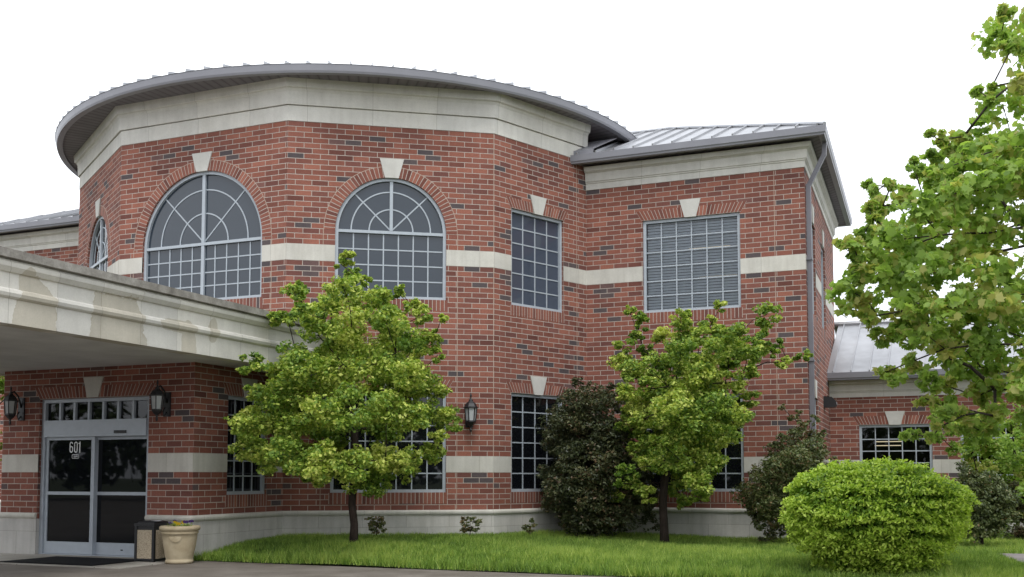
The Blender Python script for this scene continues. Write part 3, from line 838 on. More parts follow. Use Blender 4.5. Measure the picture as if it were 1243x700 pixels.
m = MB(); dz_ = D0 + .012; sw = .021; zb_, zt_ = 1.775, 1.945; dw = .058
r6 = [(1.56 + dw / 2 * math.cos(R_(a)), zt_ - dw / 2 + dw / 2 * math.sin(R_(a))) for a in (5, 40, 70, 90, 120, 150, 180)]
strip(m, V0, stadium(1.56, zb_, zb_ + .098, dw), sw, dz_, True)
strip(m, V0, r6 + [(1.56 - dw / 2, zt_ - .06), (1.56 - dw / 2, zb_ + .04)], sw, dz_ - .0015)
strip(m, V0, stadium(1.662, zb_, zt_, dw), sw, dz_, True)
strip(m, V0, [(1.752, zb_ - .0105), (1.752, zt_ + .0105)], sw, dz_); strip(m, V0, [(1.722, zt_ - .026), (1.744, zt_ - .012)], .018, dz_ - .0015)
m.build('house_number', white, door)
m = MB()
cx_, cz_, hw_, hh_ = 1.60, 1.700, .075, .034
ol = []
for (ax, az_, st) in ((1, 1, 0), (-1, 1, 90), (-1, -1, 180), (1, -1, 270)):
    for k in range(5):
        t_ = R_(st + 22.5 * k); ol.append((cx_ + ax * (hw_ - .02) + .02 * math.cos(t_), cz_ + az_ * (hh_ - .02) + .02 * math.sin(t_)))
for i in range(len(ol)): V0.bar(m, ol[i], ol[(i + 1) % len(ol)], .007, D0 + .012, D0 + .019)
for zz, a_, b_ in ((1.708, -.05, -.012), (1.708, .0, .045), (1.690, -.04, .01), (1.690, .022, .05)): V0.box(m, cx_ + a_, cx_ + b_, zz - .0045, zz + .0045, D0 + .015, D0 + .019)
m.build('door_sticker', white, door)

# ---------------------------------------------------------------- ceiling lights and warm strips glimpsed indoors
em = bpy.data.materials.new('lit_tube'); em.use_nodes = True
em.node_tree.nodes['Principled BSDF'].inputs['Emission Color'].default_value = (1, .80, .5, 1)
em.node_tree.nodes['Principled BSDF'].inputs['Emission Strength'].default_value = 0.75
em.node_tree.nodes['Principled BSDF'].inputs['Base Color'].default_value = (.8, .7, .5, 1)
def tube_light(f, s, z, d, L, label):
    m = MB(); f.box(m, s - L / 2, s + L / 2, z + .02, z + .035, d - .03, d + .03); o = m.build('ceiling_light', M['black'])
    tag(o, label, 'ceiling light', 'ceiling lights seen through windows')
    m = MB(); f.box(m, s - L / 2, s + L / 2, z, z + .018, d - .02, d + .02); c = m.build('lamp_tube', em, o)
tube_light(W0, 1.8, 6.85, 3.9, 1.0, 'faint warm tube light, the higher one behind the blinds of the upper wing window')
tube_light(W0, 1.5, 6.6, 6.4, 1.0, 'faint warm tube light, the lower one behind the blinds of the upper wing window')
tube_light(LW, 1.25, 2.19, 1.2, .62, 'warm glowing strip behind the window of the low side wing, nearer the glass')  # warm streaks in the low-wing pane drawn as glowing strips
tube_light(LW, 1.2, 2.11, 1.8, .62, 'warm glowing strip deeper in the room behind the window of the low side wing')
tube_light(V0, 2.55, 2.74, .9, .42, 'warm tube light behind the third transom pane from the right above the entrance doors')
tube_light(V0, 2.97, 2.74, .9, .36, 'warm tube light behind the rightmost transom panes above the entrance doors')

# ---------------------------------------------------------------- lanterns
lamp_glass = simple('frosted_lamp_glass', (0.42, 0.44, 0.45), 0.25, 0.5)
def lantern(scale, arm, label, plate=False):
    """origin at the wall, centre height; outward = -Y"""
    o = empty('wall_lantern', (0, 0, 0), label, 'wall lantern', 'black coach lanterns on the brick walls')
    s = scale; y = -arm
    m = MB()
    m.lathe(0, y, [(0.004 * s, .31 * s), (.008 * s, .30 * s), (.016 * s, .27 * s), (.008 * s, .245 * s), (.012 * s, .225 * s), (.028 * s, .21 * s), (.03 * s, .195 * s), (.07 * s, .16 * s), (.088 * s, .118 * s), (.105 * s, .112 * s), (.105 * s, .10 * s), (.08 * s, .097 * s)], 6, 0, False)
    m.build('lantern_cap', M['black'], o)
    m = MB(); m.lathe(0, y, [(.080 * s, .097 * s), (.062 * s, -.075 * s)], 6, 0, False); m.build('lantern_glass', lamp_glass, o)
    m = MB()
    for k in range(6):
        a = math.pi / 3 * k
        m.tube([(.084 * s * math.cos(a), y + .084 * s * math.sin(a), .10 * s), (.066 * s * math.cos(a), y + .066 * s * math.sin(a), -.078 * s)], .007 * s, 5, smooth=False)
    m.lathe(0, y, [(.070 * s, -.072 * s), (.072 * s, -.09 * s), (.045 * s, -.13 * s), (.016 * s, -.155 * s), (.013 * s, -.18 * s), (.018 * s, -.2 * s), (.012 * s, -.225 * s), (.001, -.235 * s)], 6, 0, False)
    m.build('lantern_cage', M['black'], o)
    m = MB()
    m.box(-.055 * s, .055 * s, -.025, 0.0, -.16 * s, .16 * s)
    pts = [(0, -.02, .02 * s), (0, -.35 * arm, .17 * s), (0, -.7 * arm, .235 * s), (0, y, .22 * s)]
    m.tube(pts, .012 * s, 6)
    m.tube([(0, -.02, -.1 * s), (0, -.3 * arm, -.15 * s), (0, -.42 * arm, -.09 * s), (0, -.25 * arm, -.04 * s)], .009 * s, 6)
    m.build('bracket', M['black'], o)
    return o
def put(o, f, s, z): o.location = f.p(s, z, 0); o.rotation_euler = (0, 0, math.atan2(f.t.y, f.t.x))
l3 = lantern(1.38, .21, 'black lantern alone on the open brick wall to the right of the bushy young tree'); put(l3, F1, 3.46, 2.51)
l2 = lantern(1.25, .25, 'black lantern on the brick pier just right of the entrance doors', True); put(l2, V0, 3.66, 2.54)
l1 = copy_tree(l2); l1['label'] = 'black lantern at the left edge of the photo, left of the entrance doors'; put(l1, V0, .44, 2.54)
# wedge floodlight on the wing's side wall
o = empty('wall_floodlight', WS.p(3.55, 3.03), 'small black domed floodlight on the side wall above the low wing window', 'floodlight')
o.rotation_euler = (0, 0, math.atan2(WS.t.y, WS.t.x))
m = MB(); m.box(-.13, .13, -.04, 0, -.13, .12); 
prof = [(-.04, .12), (-.18, .10), (-.27, .0), (-.28, -.08), (-.24, -.13), (-.04, -.13)]
for x in (-.13, .13): m.face([(x, a, b) for a, b in (prof if x < 0 else prof[::-1])])
for (a, b), (c_, d) in zip(prof[:-1], prof[1:]): m.face([(-.13, a, b), (.13, a, b), (.13, c_, d), (-.13, c_, d)])
m.build('housing', M['black'], o)
m = MB(); m.face([(-.1, -.2745, -.01), (.1, -.2745, -.01), (.1, -.2825, -.075), (-.1, -.2825, -.075)]); m.build('lens', lamp_glass, o)

# ---------------------------------------------------------------- ground
def structure(mb, name, mat): return tag(mb.build(name, mat), kind='structure')
m = MB(); m.face([(-400, -400, -.03), (400, -400, -.03), (400, 400, -.03), (-400, 400, -.03)]); structure(m, 'ground', M['earth'])
m = MB(); m.face([(-40, -60, 0), (60, -60, 0), (60, -9.93, 0), (-40, -9.93, 0)]); structure(m, 'driveway', M['asphalt'])
m = MB(); m.box(-2.9, 2.02, -11.55, -9.93, -.02, .012); m.box(-2.9, 2.02, -9.93, -7.4, -.02, .012); structure(m, 'concrete_pad', M['concrete'])
def sm(x, a, b):
    t = np.clip((np.asarray(x, float) - a) / (b - a), 0, 1); return t * t * (3 - 2 * t)
def lawn_z(u, v):
    u = np.asarray(u, float); v = np.asarray(v, float)
    base = .22 - .12 * sm(u, 4.5, 9.5)
    ramp = sm(v, -9.98, -9.0)
    z = .015 + (base - .015) * ramp
    left = sm(u - 2.0 + (v + 9.9) * .4, -.1, 1.2)
    z = z * (.45 + .55 * left)
    return z + .012 * np.sin(u * 1.7 + v) * np.cos(v * 1.3 - u * .6)
nu, nv = 150, 70
us = np.linspace(2.02, 40, nu); us = 2.02 + (38) * (np.linspace(0, 1, nu) ** 1.8); vs = np.linspace(-9.93, 2.15, nv)
m = MB()
for i in range(nu - 1):
    for j in range(nv - 1):
        q = [(us[i], vs[j]), (us[i + 1], vs[j]), (us[i + 1], vs[j + 1]), (us[i], vs[j + 1])]
        m.face([(a, b, float(lawn_z(a, b))) for a, b in q], None, 0, True)
structure(m, 'lawn', M['soil'])
pathpoly = [(13.98, -5.02), (15.75, -4.8), (16.4, -9.95), (14.62, -9.95)]
m = MB()
nn = 14
for i in range(nn):
    def e_(k): t = k / nn; a = Vector(pathpoly[0]).lerp(Vector(pathpoly[3]), t); b = Vector(pathpoly[1]).lerp(Vector(pathpoly[2]), t); return a, b
    a0, b0 = e_(i); a1, b1 = e_(i + 1)
    zz = lambda p: float(lawn_z(p.x, p.y)) + .02
    m.face([(a1.x, a1.y, zz(a1)), (b1.x, b1.y, zz(b1)), (b0.x, b0.y, zz(b0)), (a0.x, a0.y, zz(a0))])
structure(m, 'path', M['path'])

# ---------------------------------------------------------------- foliage helpers
def rand_dirs(n):
    d = rng.normal(size=(n, 3)); return d / np.linalg.norm(d, axis=1)[:, None]
SHAPES = {
 'kite': ([(0, -.5), (.32, -.05), (0, .5), (-.32, -.05)], [(0, 1, 2, 3)]),
 'oval': ([(0, -.5), (.22, -.2), (.2, .2), (0, .5), (-.2, .2), (-.22, -.2)], [(0, 1, 2, 3, 4, 5)]),
 'maple': ([(0, -.42), (.16, -.34), (.46, -.22), (.34, -.02), (.50, .20), (.24, .20), (.0, .55), (-.24, .20), (-.50, .20), (-.34, -.02), (-.46, -.22), (-.16, -.34)],
           [(0, 1, 2, 3, 4, 5, 6, 7, 8, 9, 10, 11)]),
}
def leaves(name, C, Nrm, size, tint, mat, shape='kite', parent=None, align=None, fold=.0):
    C = np.asarray(C); n = len(C)
    Nrm = Nrm / np.linalg.norm(Nrm, axis=1)[:, None]
    ref = rand_dirs(n) if align is None else align + .35 * rand_dirs(n)
    a = ref - (ref * Nrm).sum(1)[:, None] * Nrm; a /= np.linalg.norm(a, axis=1)[:, None] + 1e-9
    b = np.cross(Nrm, a)
    T, F = SHAPES[shape]; T = np.array(T); k = len(T)
    size = np.broadcast_to(size, (n,))
    curl = -fold * (T[:, 0] ** 2 + T[:, 1] ** 2)
    V = C[:, None, :] + size[:, None, None] * (T[None, :, 0, None] * b[:, None, :] + T[None, :, 1, None] * a[:, None, :] + curl[None, :, None] * Nrm[:, None, :])
    V = V.reshape(-1, 3)
    me = bpy.data.meshes.new(name)
    nf = len(F); fl = len(F[0])
    me.vertices.add(len(V)); me.vertices.foreach_set('co', V.astype(np.float32).ravel())
    base = (np.arange(n) * k)[:, None, None] + np.array(F)[None]
    me.loops.add(n * nf * fl); me.loops.foreach_set('vertex_index', base.astype(np.int32).ravel())
    me.polygons.add(n * nf); me.polygons.foreach_set('loop_start', (np.arange(n * nf) * fl).astype(np.int32))
    me.update(calc_edges=True)
    at = me.attributes.new('tint', 'FLOAT', 'POINT'); at.data.foreach_set('value', np.repeat(np.clip(tint, 0, 1), k).astype(np.float32))
    me.materials.append(mat)
    o = bpy.data.objects.new(name, me); COL.objects.link(o)
    if parent: o.parent = parent
    return o

CAMP = np.array(cam_o.location)
FWD = np.array([-math.sin(R_(22.288)), math.cos(R_(22.288)), 0]); RGT = np.array([FWD[1], -FWD[0], 0])
def grow(o, mat, root, clumps, radii_scale, trunk_pts, trunk_r, tip=.006, fork=None):
    """limbs: every clump is joined to the nearest limb that lies closer to the fork"""
    nodes = [np.array(p, float) for p in trunk_pts]; par = [None] + list(range(len(trunk_pts) - 1))
    ft = len(nodes) - 1
    order = np.argsort([np.linalg.norm(c - nodes[ft]) for c in clumps])
    leafidx = []
    for i in order:
        c = clumps[i]; best = None
        dfc = np.linalg.norm(c - nodes[ft])
        for j in range(max(0, ft - 2), len(nodes)):
            p = nodes[j]; d = np.linalg.norm(c - p)
            df = np.linalg.norm(p - nodes[ft])
            cost = d + .35 * df + (0.6 if p[2] > c[2] + .15 else 0) + (.8 if df > dfc else 0)
            if best is None or cost < best[0]: best = (cost, j)
        j = best[1]; p = nodes[j]; L = np.linalg.norm(c - p); prev = j
        steps = max(1, int(L / .3))
        for k in range(1, steps + 1):
            t = k / steps; q = p * (1 - t) + c * t
            q = q + np.array([0, 0, .10 * L * math.sin(math.pi * t) * (-1 if c[2] > p[2] + .6 * L else 1) * .6]) + (rng.normal(size=3) * .025 * min(L, 1) if k < steps else 0)
            nodes.append(q); par.append(prev); prev = len(nodes) - 1
        leafidx.append(prev)
    w = np.zeros(len(nodes))
    for l in leafidx: w[l] += 1
    for i in range(len(nodes) - 1, 0, -1): w[par[i]] += w[i]
    rad = tip + (trunk_r * .8 - tip) * (w / w.max()) ** .72
    m = MB()
    nt = len(trunk_pts)
    tr = [trunk_r * (1.35 if i == 0 else 1.08 - .12 * i / nt) for i in range(nt)]
    m.tube(trunk_pts, tr, 10)
    for i in range(nt, len(nodes)):
        r0 = min(rad[par[i]], rad[i] * 1.25) if par[i] >= nt - 1 else rad[i] * 1.1
        m.tube([nodes[par[i]], nodes[i]], [r0, rad[i]], 6 if rad[i] > .012 else 4)
    return m.build('trunk', mat, o), [nodes[l] for l in leafidx], nodes

def px_world(x, y, depth):
    """size and place helper: metres to the right of / above the camera axis at a given distance"""
    return CAMP + depth * FWD + RGT * ((x - 632.7) / 1273.3 * depth) + np.array([0, 0, (576.9 - y) / 1273.3 * depth])

def clump_tree(name, label, depth, trunk_px, clump_px, leafmat, bark, trunk_r, per, lsize, shape='kite', rx=1.0, dz_depth=.75, group=None, tint0=.42, seed=1, base_z=None, copies=2, lump=.8, cat='tree', droop=.0, fold=.35, tip=.005, extra=None, tintvar=.18):
    global rng
    rng = np.random.default_rng(seed)
    pts = [px_world(x, y, depth) for x, y in trunk_px]
    if base_z is not None: pts[0][2] = base_z
    xs = np.array([c[0] for c in clump_px], float); xc = trunk_px[0][0]
    half = max(np.max(xs) - xc, xc - np.min(xs)) / 1273.3 * depth
    cl, rr, tt = [], [], []
    for (x, y, r) in clump_px:
        dx = (x - xc) / 1273.3 * depth
        R = math.sqrt(max(.04, half ** 2 - dx ** 2)) * dz_depth
        n = copies if r > 13 else 1
        for k in range(n):
            dy = rng.uniform(-R, R) if n == 1 else (R * (-.75 + 1.5 * k / (n - 1)) + rng.normal() * .25 * R)
            if r <= 13: dy *= .4
            sc = (depth + dy) / depth
            q = px_world(x, y, depth)
            q = q + FWD * dy
            if k > 0: q = q + RGT * rng.normal() * r / 1273.3 * depth * .5 + np.array([0, 0, rng.normal() * r / 1273.3 * depth * .4])
            cl.append(q); rr.append(r / 1273.3 * depth * rx); tt.append(rng.normal() * .13)
    o = empty(name, tuple(pts[0]), label, cat, group)
    base = Vector(pts[0])
    tk, tips, nodes = grow(o, bark, pts[0], cl, 1, pts, trunk_r, tip)
    tk.location = -base
    C, Nn, S, T = [], [], [], []
    for c, r, t in zip(cl, rr, tt):
        ns = max(3, int(5 + 9 * (r / .25) ** 2 * lump))        # sub-tufts make the clump uneven
        d = rand_dirs(ns); tc = c + d * (r * rng.uniform(.45, 1.0, ns))[:, None] * np.array([1, 1, .85])
        for k in range(ns):
            n = int(per * rng.uniform(.6, 1.4)); tr_ = r * rng.uniform(.28, .5)
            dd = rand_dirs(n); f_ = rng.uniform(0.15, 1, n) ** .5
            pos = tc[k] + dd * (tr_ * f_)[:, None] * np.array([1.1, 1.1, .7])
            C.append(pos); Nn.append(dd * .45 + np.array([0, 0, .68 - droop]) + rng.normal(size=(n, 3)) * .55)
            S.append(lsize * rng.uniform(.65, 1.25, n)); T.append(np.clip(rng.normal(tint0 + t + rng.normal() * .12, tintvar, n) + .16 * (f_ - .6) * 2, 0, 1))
    if extra is not None:
        for q in extra: pass
    C = np.concatenate(C) - np.array(base); 
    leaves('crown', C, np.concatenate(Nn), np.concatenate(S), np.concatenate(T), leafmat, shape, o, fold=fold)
    return o

# ---- young tree in front of the bay
T1 = [(428,316,9),(423,332,12),(415,322,8),(442,346,12),(356,343,11),(362,360,14),(349,350,9),(333,383,11),(350,388,13),(385,392,16),(410,372,18),(438,372,18),(462,368,15),(481,352,10),(489,356,7),(500,374,11),(515,387,13),(534,383,8),(526,402,10),
 (398,415,22),(438,405,24),(478,402,21),(507,423,17),(532,432,10),(366,438,18),(334,452,15),(390,455,26),(430,452,28),(470,448,27),(503,462,23),(530,474,13),(537,500,11),(348,482,22),(316,478,13),(300,507,13),(322,514,21),(360,517,27),
 (400,510,29),(440,503,29),(480,503,27),(513,512,21),(531,528,11),(290,531,13),(281,545,7),(312,545,17),(342,553,21),(375,556,24),(410,560,24),(445,565,24),(478,560,21),(500,557,17),(517,548,12),(400,580,12),(440,585,12),(374,580,10),(468,580,11),(350,568,9)]
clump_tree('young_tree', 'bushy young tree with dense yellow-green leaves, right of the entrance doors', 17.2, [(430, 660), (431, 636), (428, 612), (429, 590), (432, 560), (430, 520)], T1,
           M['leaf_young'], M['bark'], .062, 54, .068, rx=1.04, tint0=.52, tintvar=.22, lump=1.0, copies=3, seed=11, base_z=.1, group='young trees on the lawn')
T2 = [(766,372,8),(774,386,9),(777,402,10),(873,373,8),(866,385,9),(861,398,12),(822,389,11),(832,385,8),(759,415,11),(754,437,13),(768,448,14),(808,406,13),(812,430,16),(842,414,14),(852,437,18),(828,450,14),(900,402,14),(920,406,10),(934,428,8),(918,424,12),(952,413,7),(948,440,9),(962,436,7),(972,430,6),(984,431,7),
 (880,418,14),(895,433,16),(860,467,18),(832,460,17),(890,467,14),(910,484,12),(788,474,16),(816,482,20),(846,492,22),(874,502,18),(756,478,13),(764,500,12),(778,510,16),(808,514,22),(842,523,24),(870,530,18),(893,508,12),(757,520,9),(793,542,17),(825,552,22),(852,562,17),
 (758,573,12),(773,588,13),(753,598,11),(783,600,12),(832,582,15),(842,598,13),(833,610,9),(856,590,9),(748,585,7),(800,500,20),(825,515,22),(815,560,14),(795,565,14),(770,545,10),(770,490,12),(800,435,13),(785,425,10),(850,455,14),(885,445,12),(875,400,10),(830,395,10),(815,450,14),(905,450,12),(790,455,10)]
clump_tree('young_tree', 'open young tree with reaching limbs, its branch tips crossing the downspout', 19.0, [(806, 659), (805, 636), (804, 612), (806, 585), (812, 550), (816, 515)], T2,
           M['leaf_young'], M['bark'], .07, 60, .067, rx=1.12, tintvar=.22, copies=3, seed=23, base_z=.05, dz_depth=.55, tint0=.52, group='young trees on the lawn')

# ---- maple reaching in from the right
T3 = [(1246,18,12),(1243,46,12),(1248,85,10),(1195,104,6),(1217,125,16),(1236,132,19),(1151,160,10),(1156,176,11),(1188,152,9),(1206,160,15),(1235,165,24),(1063,232,6),(1064,262,6),(1079,222,6),(1085,240,12),(1119,202,12),(1116,225,16),(1150,215,19),(1180,200,21),(1210,200,24),(1240,205,24),
 (1060,275,10),(1088,270,20),(1120,260,22),(1150,255,24),(1185,245,26),(1220,245,27),(1036,292,12),(1040,305,12),(1070,302,22),(1105,300,25),(1140,300,27),(1180,295,27),(1220,290,28),(1035,335,12),(1045,325,15),(1075,340,24),(1110,345,27),(1150,345,25),(1190,345,22),(1230,340,24),(1045,352,9),(1060,362,12),(1085,380,20),(1120,388,22),(1160,385,21),(1205,385,18),(1238,380,20),
 (1100,415,15),(1130,428,18),(1170,425,19),(1210,432,20),(1240,430,22),(1087,448,11),(1078,462,7),(1102,440,10),(1150,458,13),(1190,465,16),(1230,470,18),(1150,500,13),(1137,518,9),(1130,532,7),(1175,503,11),(1215,510,15),(1242,520,16),(1120,525,7),(1108,528,4),(1185,480,14),(1225,495,16),(1245,470,18),(1140,480,10),(1245,120,14),(1240,0,10),(1063,214,3),(1062,246,4),(1150,146,3),(1216,96,3),(1204,122,4),(1088,222,4),(1120,186,4),(1232,100,4),
 (1300,0,22),(1320,60,30),(1370,30,44),(1278,140,26),(1310,130,40),(1360,110,46),(1270,200,32),(1310,200,44),(1370,190,50),(1430,170,50),(1270,260,34),(1320,270,44),(1380,260,50),(1450,250,50),(1270,330,34),(1320,340,44),(1390,340,50),(1450,330,46),(1275,400,34),(1330,410,40),(1390,410,44),(1280,465,28),(1330,470,30),(1390,470,34),(1330,-30,40),(1400,-60,44),(1460,40,50),(1420,-120,40)]
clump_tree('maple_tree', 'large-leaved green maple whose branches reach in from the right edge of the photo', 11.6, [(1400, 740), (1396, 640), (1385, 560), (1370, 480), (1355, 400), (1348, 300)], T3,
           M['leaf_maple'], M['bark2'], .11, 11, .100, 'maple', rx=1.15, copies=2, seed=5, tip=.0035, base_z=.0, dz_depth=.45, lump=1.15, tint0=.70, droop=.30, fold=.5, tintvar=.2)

# ---- lighter small tree farther right, and one beyond the entrance at far left
T4 = [(1135,505,9),(1142,528,10),(1160,545,11),(1150,520,10),(1170,498,10),(1215,515,14),(1240,500,16),(1195,585,12),(1220,625,13),(1243,640,14),(1205,612,10),(1150,512,11),(1165,522,13),(1185,520,15),(1205,535,18),(1228,530,18),(1245,540,20),(1180,548,10),(1200,560,15),(1225,565,18),(1245,580,18),(1215,595,15),(1238,608,16),(1250,630,12),(1265,560,26),(1290,600,24),(1290,540,26),(1270,500,22),(1310,560,26),(1200,505,12),(1230,495,16)]
clump_tree('small_tree', 'light green small tree behind the maple branches, beside the low wing', 20.5, [(1262, 655), (1260, 630), (1262, 600), (1262, 570)], T4, M['leaf_maple'], M['bark'], .05, 30, .085, copies=2, seed=31, base_z=.05, tint0=.62)
T5 = [(-30,470,26),(-5,470,14),(-15,500,16),(-40,520,26),(-20,540,18),(-60,480,30),(-50,440,26),(-20,445,16),(-70,540,26)]
clump_tree('small_tree', 'green tree glimpsed at the left edge, behind the entrance corner', 20.0, [(-40, 650), (-40, 620), (-42, 580), (-42, 540)], T5, M['leaf_maple'], M['bark'], .05, 30, .09, copies=2, seed=37, base_z=.0, tint0=.6)

# ---- dark evergreens against the wall
def ell(cx, cy, rx, ry, n, r, seed):
    g = np.random.default_rng(seed); out = []
    for i in range(n):
        a = g.uniform(0, 2 * math.pi); q = math.sqrt(g.uniform(0, 1)); out.append((cx + rx * q * math.cos(a), cy + ry * q * math.sin(a), r * g.uniform(.8, 1.2)))
    return out
S1 = ell(712, 560, 44, 85, 60, 15, 3) + ell(735, 590, 55, 50, 26, 15, 4) + [(700,462,7),(712,470,10),(728,478,11),(742,470,6),(690,478,10),(752,490,10),(676,500,11),(665,530,10),(664,575,12),(668,610,12),(690,632,12),(780,610,12),(788,632,12)]
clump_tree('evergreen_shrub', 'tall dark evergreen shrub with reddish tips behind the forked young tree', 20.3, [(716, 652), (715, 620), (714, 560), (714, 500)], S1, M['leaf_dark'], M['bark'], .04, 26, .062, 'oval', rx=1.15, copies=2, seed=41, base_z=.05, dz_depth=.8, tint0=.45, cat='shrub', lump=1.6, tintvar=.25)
S2 = ell(955, 600, 36, 50, 50, 13, 8) + ell(968, 590, 34, 52, 34, 12, 9) + [(925,612,10),(920,635,9),(935,560,8),(942,540,7),(960,525,8),(958,508,5),(985,528,9),(988,510,6),(1000,545,7),(1003,565,7),(930,585,9),(975,545,10),(970,500,4),(930,650,8),(946,495,4),(1010,560,6),(1012,590,7),(995,530,8),(970,515,8),(950,530,8),(940,560,9),(918,600,8),(915,625,7),(1000,525,4)]
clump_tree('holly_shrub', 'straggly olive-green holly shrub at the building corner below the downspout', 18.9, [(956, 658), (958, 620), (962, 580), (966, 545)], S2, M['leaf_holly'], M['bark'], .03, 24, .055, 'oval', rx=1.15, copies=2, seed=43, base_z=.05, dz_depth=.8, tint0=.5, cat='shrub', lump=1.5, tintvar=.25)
S3 = ell(1184, 612, 34, 32, 30, 13, 12) + [(1168,565,9),(1205,630,12),(1172,640,10)]
clump_tree('evergreen_shrub', 'dark rounded shrub just behind the right side of the bright clipped bush', 18.2, [(1188, 660), (1188, 630), (1188, 600)], S3, M['leaf_holly'], M['bark'], .03, 26, .055, 'oval', rx=1.15, copies=2, seed=47, base_z=.05, dz_depth=.8, tint0=.35, cat='shrub', lump=1.6, tintvar=.22)
S4 = ell(1232, 622, 22, 30, 20, 12, 14)
clump_tree('evergreen_shrub', 'low dark shrub under the light green small tree by the path end', 20.0, [(1232, 655), (1232, 640), (1232, 620)], S4, M['leaf_dark'], M['bark'], .03, 26, .06, 'oval', copies=1, seed=49, base_z=.05, dz_depth=.8, tint0=.7, cat='shrub', lump=1.5)
# three knee-high seedlings along the plinth
for i, (x, y, dep, lab) in enumerate(((458, 647, 18.6, 'small leafy seedling shrub just right of the bushy young tree\'s trunk'), (571, 647, 19.2, 'small rounded seedling shrub standing below the lone wall lantern'), (643, 647, 19.7, 'small sparse seedling shrub beside the tall dark evergreen shrub'))):
    c = [(x - 6, y - 9, 6), (x + 5, y - 8, 6), (x, y - 15, 6), (x - 3, y - 4, 5), (x + 7, y - 15, 5), (x - 8, y - 17, 4)] if i < 2 else [(x - 6, y - 9, 4), (x + 5, y - 12, 4), (x, y - 5, 4), (x + 3, y - 17, 3)]
    clump_tree('small_shrub', lab, dep, [(x, y + 2), (x, y - 3), (x, y - 8)], c, M['leaf_holly'], M['bark'], .006, 22, .05, 'oval', copies=1, rx=1.3, seed=60 + i, base_z=None, tint0=.7, cat='shrub', lump=1.2, group='seedling shrubs along the plinth')

# ---- clipped burning bush
rng = np.random.default_rng(77)
bc = px_world(1060, 640, 14.1); bz = .06
o = empty('clipped_bush', (bc[0], bc[1], bz), 'large rounded bright yellow-green clipped bush on the lawn', 'bush')
n = 95000
tap = lambda z: np.where(z < 0, 1 + .30 * z, 1 + .22 * z) 
flat = lambda z: np.sign(z) * np.abs(z) ** .92
d = rand_dirs(n)
ph = np.arctan2(d[:, 1], d[:, 0])
lumpf = 1 + .055 * np.sin(3 * ph + 2.5 * d[:, 2] * 2) + .04 * np.sin(7 * ph + 5 * d[:, 2] + 1) + .03 * np.sin(13 * ph - 9 * d[:, 2])
q = rng.uniform(0, 1, n) ** .22
rad = (.80 + .20 * q) * lumpf
pos = np.stack([d[:, 0] * 1.10 * tap(d[:, 2]), d[:, 1] * 1.10 * tap(d[:, 2]), flat(d[:, 2]) * .76], 1) * rad[:, None] + np.array([0, 0, .72])
# layered sprays: leaves gather into drooping tiers
tier = rng.integers(0, 900, n); tcen = rand_dirs(900); tcen[:, 2] = np.where(tcen[:, 2] < -.85, -tcen[:, 2], tcen[:, 2])
tl_ = 1 + .035 * np.sin(3 * np.arctan2(tcen[:, 1], tcen[:, 0]) + 5 * tcen[:, 2]) + .040 * rng.normal(size=900)
tp = np.stack([tcen[:, 0] * 1.10 * tap(tcen[:, 2]), tcen[:, 1] * 1.10 * tap(tcen[:, 2]), flat(tcen[:, 2]) * .76], 1) * tl_[:, None] + np.array([0, 0, .72])
out = tcen.copy(); out[:, 2] *= .3; out /= np.linalg.norm(out, axis=1)[:, None] + 1e-6
side = np.cross(out, [0, 0, 1]); side /= np.linalg.norm(side, axis=1)[:, None] + 1e-6
k = rng.uniform(0, 1, n) < .93
tt_ = tier[k]; m1 = rng.uniform(-.20, .08, k.sum()); m2 = rng.normal(size=k.sum()) * .075
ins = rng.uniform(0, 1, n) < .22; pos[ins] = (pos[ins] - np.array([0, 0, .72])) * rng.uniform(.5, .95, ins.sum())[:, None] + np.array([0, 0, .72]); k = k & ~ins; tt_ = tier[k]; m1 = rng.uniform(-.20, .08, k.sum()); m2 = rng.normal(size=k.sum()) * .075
pos[k] = tp[tt_] + out[tt_] * m1[:, None] + side[tt_] * m2[:, None] + np.array([0, 0, 1.0]) * (-.9 * (m1 + .2) ** 2 + rng.normal(size=k.sum()) * .022)[:, None]
keepb = pos[:, 2] > .03
nn_ = np.stack([d[:, 0], d[:, 1], np.abs(d[:, 2]) * .3 + .75], 1); nn_[:, :2] *= .5; nn_ += rng.normal(size=(n, 3)) * .45
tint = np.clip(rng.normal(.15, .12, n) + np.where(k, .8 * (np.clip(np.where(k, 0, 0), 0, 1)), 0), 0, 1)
tint[k] = np.clip(rng.normal(.68, .15, k.sum()) + 2.2 * (m1 + .05), 0, 1)  # tier tips lighter, inner leaves darker: shading of the gaps put into the tint
al = np.stack([d[:, 0], d[:, 1], -.6 + 0 * d[:, 2]], 1)
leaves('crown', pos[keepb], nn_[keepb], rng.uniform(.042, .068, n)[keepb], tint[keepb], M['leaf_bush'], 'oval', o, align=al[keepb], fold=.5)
m = MB()
for i in range(26):
    a = rng.uniform(0, 2 * math.pi); r = rng.uniform(.3, .95); z = rng.uniform(.5, 1.25) if r < .7 else rng.uniform(.4, .9)
    m.tube([(.12 * math.cos(a), .12 * math.sin(a), -.05), (.55 * r * math.cos(a), .5 * r * math.sin(a), z * .5), (1.05 * r * math.cos(a), .95 * r * math.sin(a), z)], [.018, .012, .006], 5)
m.build('stems', M['bark'], o)

